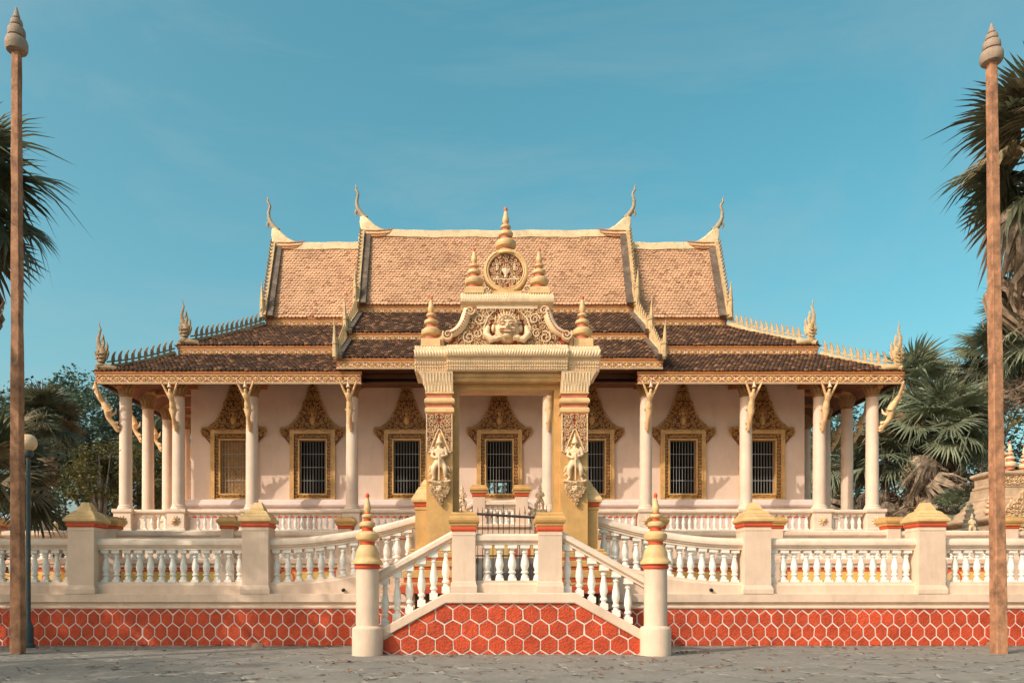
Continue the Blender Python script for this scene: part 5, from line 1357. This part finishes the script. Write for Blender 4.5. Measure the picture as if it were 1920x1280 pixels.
palm('low fan palm in front of the dark shrubs beside the shrine',px(1800,36),36.5,1.39,pz(955,36.5),.62,27,live=22,dead=12,m_='frondblue',low=-30,group=RP)
tree('autumn_tree','yellow leaved tree behind the right concrete pole',px(1845,60),60,0,pz(745,60),4.0,3.6,'leafyellow',31,6000,.30,60)
tree('broadleaf_tree','green tree seen through the right end of the gallery',px(1545,62),62,0,pz(850,62),3.6,5.0,'leafteal',32,7000,.30,70)
tree('dark_shrub','dark dense shrub at the foot of the right fan palms',px(1720,47),47,0,pz(985,47),6.5,3.4,'leafdark',33,9000,.28,80,cat='shrub')
tree('dark_shrub','dark shrub behind the shrine at the right picture edge',px(1880,50),50,0,pz(900,50),4.2,5.0,'leafdark',34,7000,.30,70,cat='shrub')
tree('broadleaf_tree','green tree seen through the middle window and gateway',.4,50,0,pz(900,50),3.0,3.0,'leafteal',36,3500,.30,40)
# left background
tree('broadleaf_tree','tall airy blue green tree between the lamp and the pagoda',px(165,54),54,0,pz(808,54),4.6,3.8,'leafteal',41,16000,.30,95)
tree('broadleaf_tree','dark green tree behind the left gallery columns',px(300,58),58,0,pz(865,58),4.6,4.6,'leafdark',42,8000,.30,70)
tree('broadleaf_tree','dark tree at the left picture edge behind the fronds',px(25,52),52,0,pz(860,52),4.5,4.8,'leafdark',43,8000,.30,70)
tree('olive_shrub','sunlit olive green shrub beside the left corner column',px(190,43),43,0,pz(898,43),1.9,1.9,'leafolive',44,5000,.19,45,cat='shrub')
tree('olive_shrub','olive shrub seen between the left gallery columns',px(262,45),45,0,pz(905,45),2.0,2.4,'leafolive',45,4500,.20,45,cat='shrub')
tree('dark_shrub','dark shrub mass under the tall tree left of the pagoda',px(120,50),50,0,pz(950,50),5.0,2.6,'leafdark',46,8000,.26,70,cat='shrub')
palm('dark fan palm crown behind the street lamp globe',px(82,37),37,0,pz(790,37),1.05,47,live=38,dead=12,m_='frond',low=-60,brown=.2)
palm('fan palm with pale trunk between the left gallery columns',px(287,47),47,0,pz(845,47),1.15,48,live=30,dead=8,m_='frond',low=-60)
# ------------------------------------------------------------------ shrine, bell and shed
SX,SY=px(1905,33.5),34.5
SH=tag(link('shrine',None,None,(SX,SY,1.392)),'small cream and red tiered shrine at the right picture edge','shrine')
def shp(name,mb,m,smooth=None,loc=(0,0,0)): return ob(name,mb,m,SH,smooth,loc)
b=MB()
for h,a,c,mi in ((1.95,0,.5,0),(1.85,.5,.62,1),(1.9,.62,1.2,0),(1.75,1.2,1.3,1),(1.8,1.3,1.7,0),(1.55,1.7,1.8,1),(1.6,1.8,2.1,0),(1.4,2.1,2.2,1),(1.42,2.2,2.9,0)): b.sq([(h-.03,a),(h,a+.05),(h,c-.05),(h-.03,c)],mi=mi)
shp('base',b,['shrineclay','redfaded'])
b=MB(); b.sq([(1.42,2.9),(1.50,2.95),(1.62,3.0),(1.66,3.06),(1.66,3.12),(1.55,3.18),(1.5,3.22),(1.38,3.28),(1.30,3.36),(1.28,3.44),(1.10,3.62),(1.08,3.72),(.92,3.95),(.92,4.05),(.84,4.12),(.80,4.5)]); shp('roof',b,'shrineclay')
b=MB(); b.sq([(.72,4.5),(.76,4.55),(.76,4.62),(.70,4.66),(.70,5.0),(.80,5.06),(.84,5.12),(.82,5.2),(.6,5.3)]); shp('upper_tier',b,'shrineclay')
for x,y,z,h in ((-1.35,-1.35,3.22,1.05),(-.45,-1.35,3.22,.8),(.45,-1.35,3.22,.8),(1.35,-1.35,3.22,1.05),(-.62,-.62,5.22,1.15),(.0,-.62,5.28,1.25),(.62,-.62,5.22,1.15),(0,0,5.28,1.9)):
    ob('finial',finial_mb(h,.95,12),['goldcarve','redfaded'],SH,40,(x,y,z))
for y0,poly in ((-1.56,[(-1.55,3.15),(1.55,3.15),(1.2,3.55),(.7,3.6),(0,4.35),(-.7,3.6),(-1.2,3.55)]),(-1.44,[(-1.3,2.2),(1.3,2.2),(1.3,2.9),(-1.3,2.9)]),(-.72,[(-.68,4.62),(.68,4.62),(.68,5.0),(-.68,5.0)])):
    if y0==-1.56: shp('pediment',MB().prism(poly,-1.56,-1.3),'shrineclay')
    b=MB(); carve(b,poly,y0,.22,.09,71,0); o=shp('carving',b,'goldcarve'); o['kind']='stuff'
BX=px(1833,31.5)
BS=tag(link('bell_stupa',None,None,(BX,32,1.392)),'small grey bell stupa with red rings beside the shrine','stupa')
b=MB(); b.lathe([(.62,0),(.62,.9),(.55,1.0)],seg=20); ob('base',b,'redfaded',BS,40)
b=MB(); b.lathe([(.56,1.0),(.56,1.25),(.50,1.30),(.46,1.7),(.40,2.1),(.30,2.4),(.2,2.5)],seg=20); ob('bell',b,'bellgrey',BS,40)
b=MB()
pr=[]
for i in range(6): pr+= [(.30-.04*i,2.48+.2*i),(.33-.04*i,2.55+.2*i),(.26-.04*i,2.62+.2*i)]
b.lathe(pr,seg=16); ob('spire',b,'bellgrey',BS,40)
statue('small gold guardian statue beside the bell stupa',(px(1822,29.5),29.5,3.56-.0),.78)
b=MB().sq([(.35,0),(.35,2.1),(.30,2.168)]); tag(ob('statue_plinth',b,'cream',None,None,(px(1822,29.5),29.5,1.392)),'cream plinth under the gold statue beside the bell stupa','plinth')
HX=px(70,50)
HS=tag(link('shed',None,None,(HX-2.2,46,0)),'pale blue roofed shed behind the young palm','shed')
ob('wall',MB().box(-3.2,3.2,-2,2,0,4.6),'cream',HS)
b=MB(); b.add([(-3.6,-2.4,4.5),(3.6,-2.4,4.5),(3.2,0,6.1),(-3.2,0,6.1),(-3.6,2.4,4.5),(3.6,2.4,4.5)],[(0,1,2,3),(3,2,5,4),(0,3,4),(1,5,2)]); ob('roof',b,'shedroof',HS)
# ------------------------------------------------------------------ loose bricks and leaf litter
for lab,xp,D,rz in (('loose brick lying at the foot of the shaded left wall',483,20.35,.2),('loose brick at the foot of the wall beside the right pole',1862,20.6,-.1)):
    b=MB().box(-.14,.14,-.06,.06,0,.115); b.v=[(x+random.uniform(-.008,.008),y+random.uniform(-.008,.008),z) for x,y,z in b.v]
    tag(ob('brick',b,'brick',None,None,(px(xp,D),D,0),(0,0,rz)),lab,'brick')
rn=random.Random(99); mb=MB()
def litter(x,y):
    s=rn.uniform(.035,.085); a=rn.uniform(0,6.28); c,q=math.cos(a),math.sin(a); k=rn.uniform(.25,.5); z=.006+rn.uniform(0,.012); cu=rn.uniform(.3,1.0)*s*.5
    P=lambda u,v,w_:(x+u*c-v*q,y+u*q+v*c,z+w_)
    mb.add([P(-s,0,cu),P(-s*.3,-s*k,.0+cu*.3),P(s*.4,-s*k*.8,cu*.2),P(s,0,cu*.8),P(s*.4,s*k*.8,cu*.5),P(-s*.3,s*k,cu*.7),P(0,0,0)],[(0,1,6),(1,2,6),(2,3,6),(3,4,6),(4,5,6),(5,0,6)],0,rn.random())
for i in range(170): litter(rn.uniform(-13,13),21-abs(rn.gauss(0,.18))-.03)
for i in range(330): litter(rn.uniform(-13,13),rn.uniform(12.4,20.8))
for (cx,cy,n) in ((px(1300,18.6),18.6,26),(px(1240,16.4),16.4,14),(px(1450,14.5),14.5,16),(px(830,17.6),17.6,16),(px(640,16),16,14),(px(200,15),15,12),(px(1140,15),15,10),(px(590,20.6),20.6,12),(px(1560,20.2),20.2,14)):
    for i in range(n): litter(cx+rn.gauss(0,.30),cy+rn.gauss(0,.18))
o=ob('fallen_leaves',mb,'deadleaf',rnd=True); o['kind']='stuff'; o['label']='dry brown leaves scattered over the grey court'; o['category']='leaves'
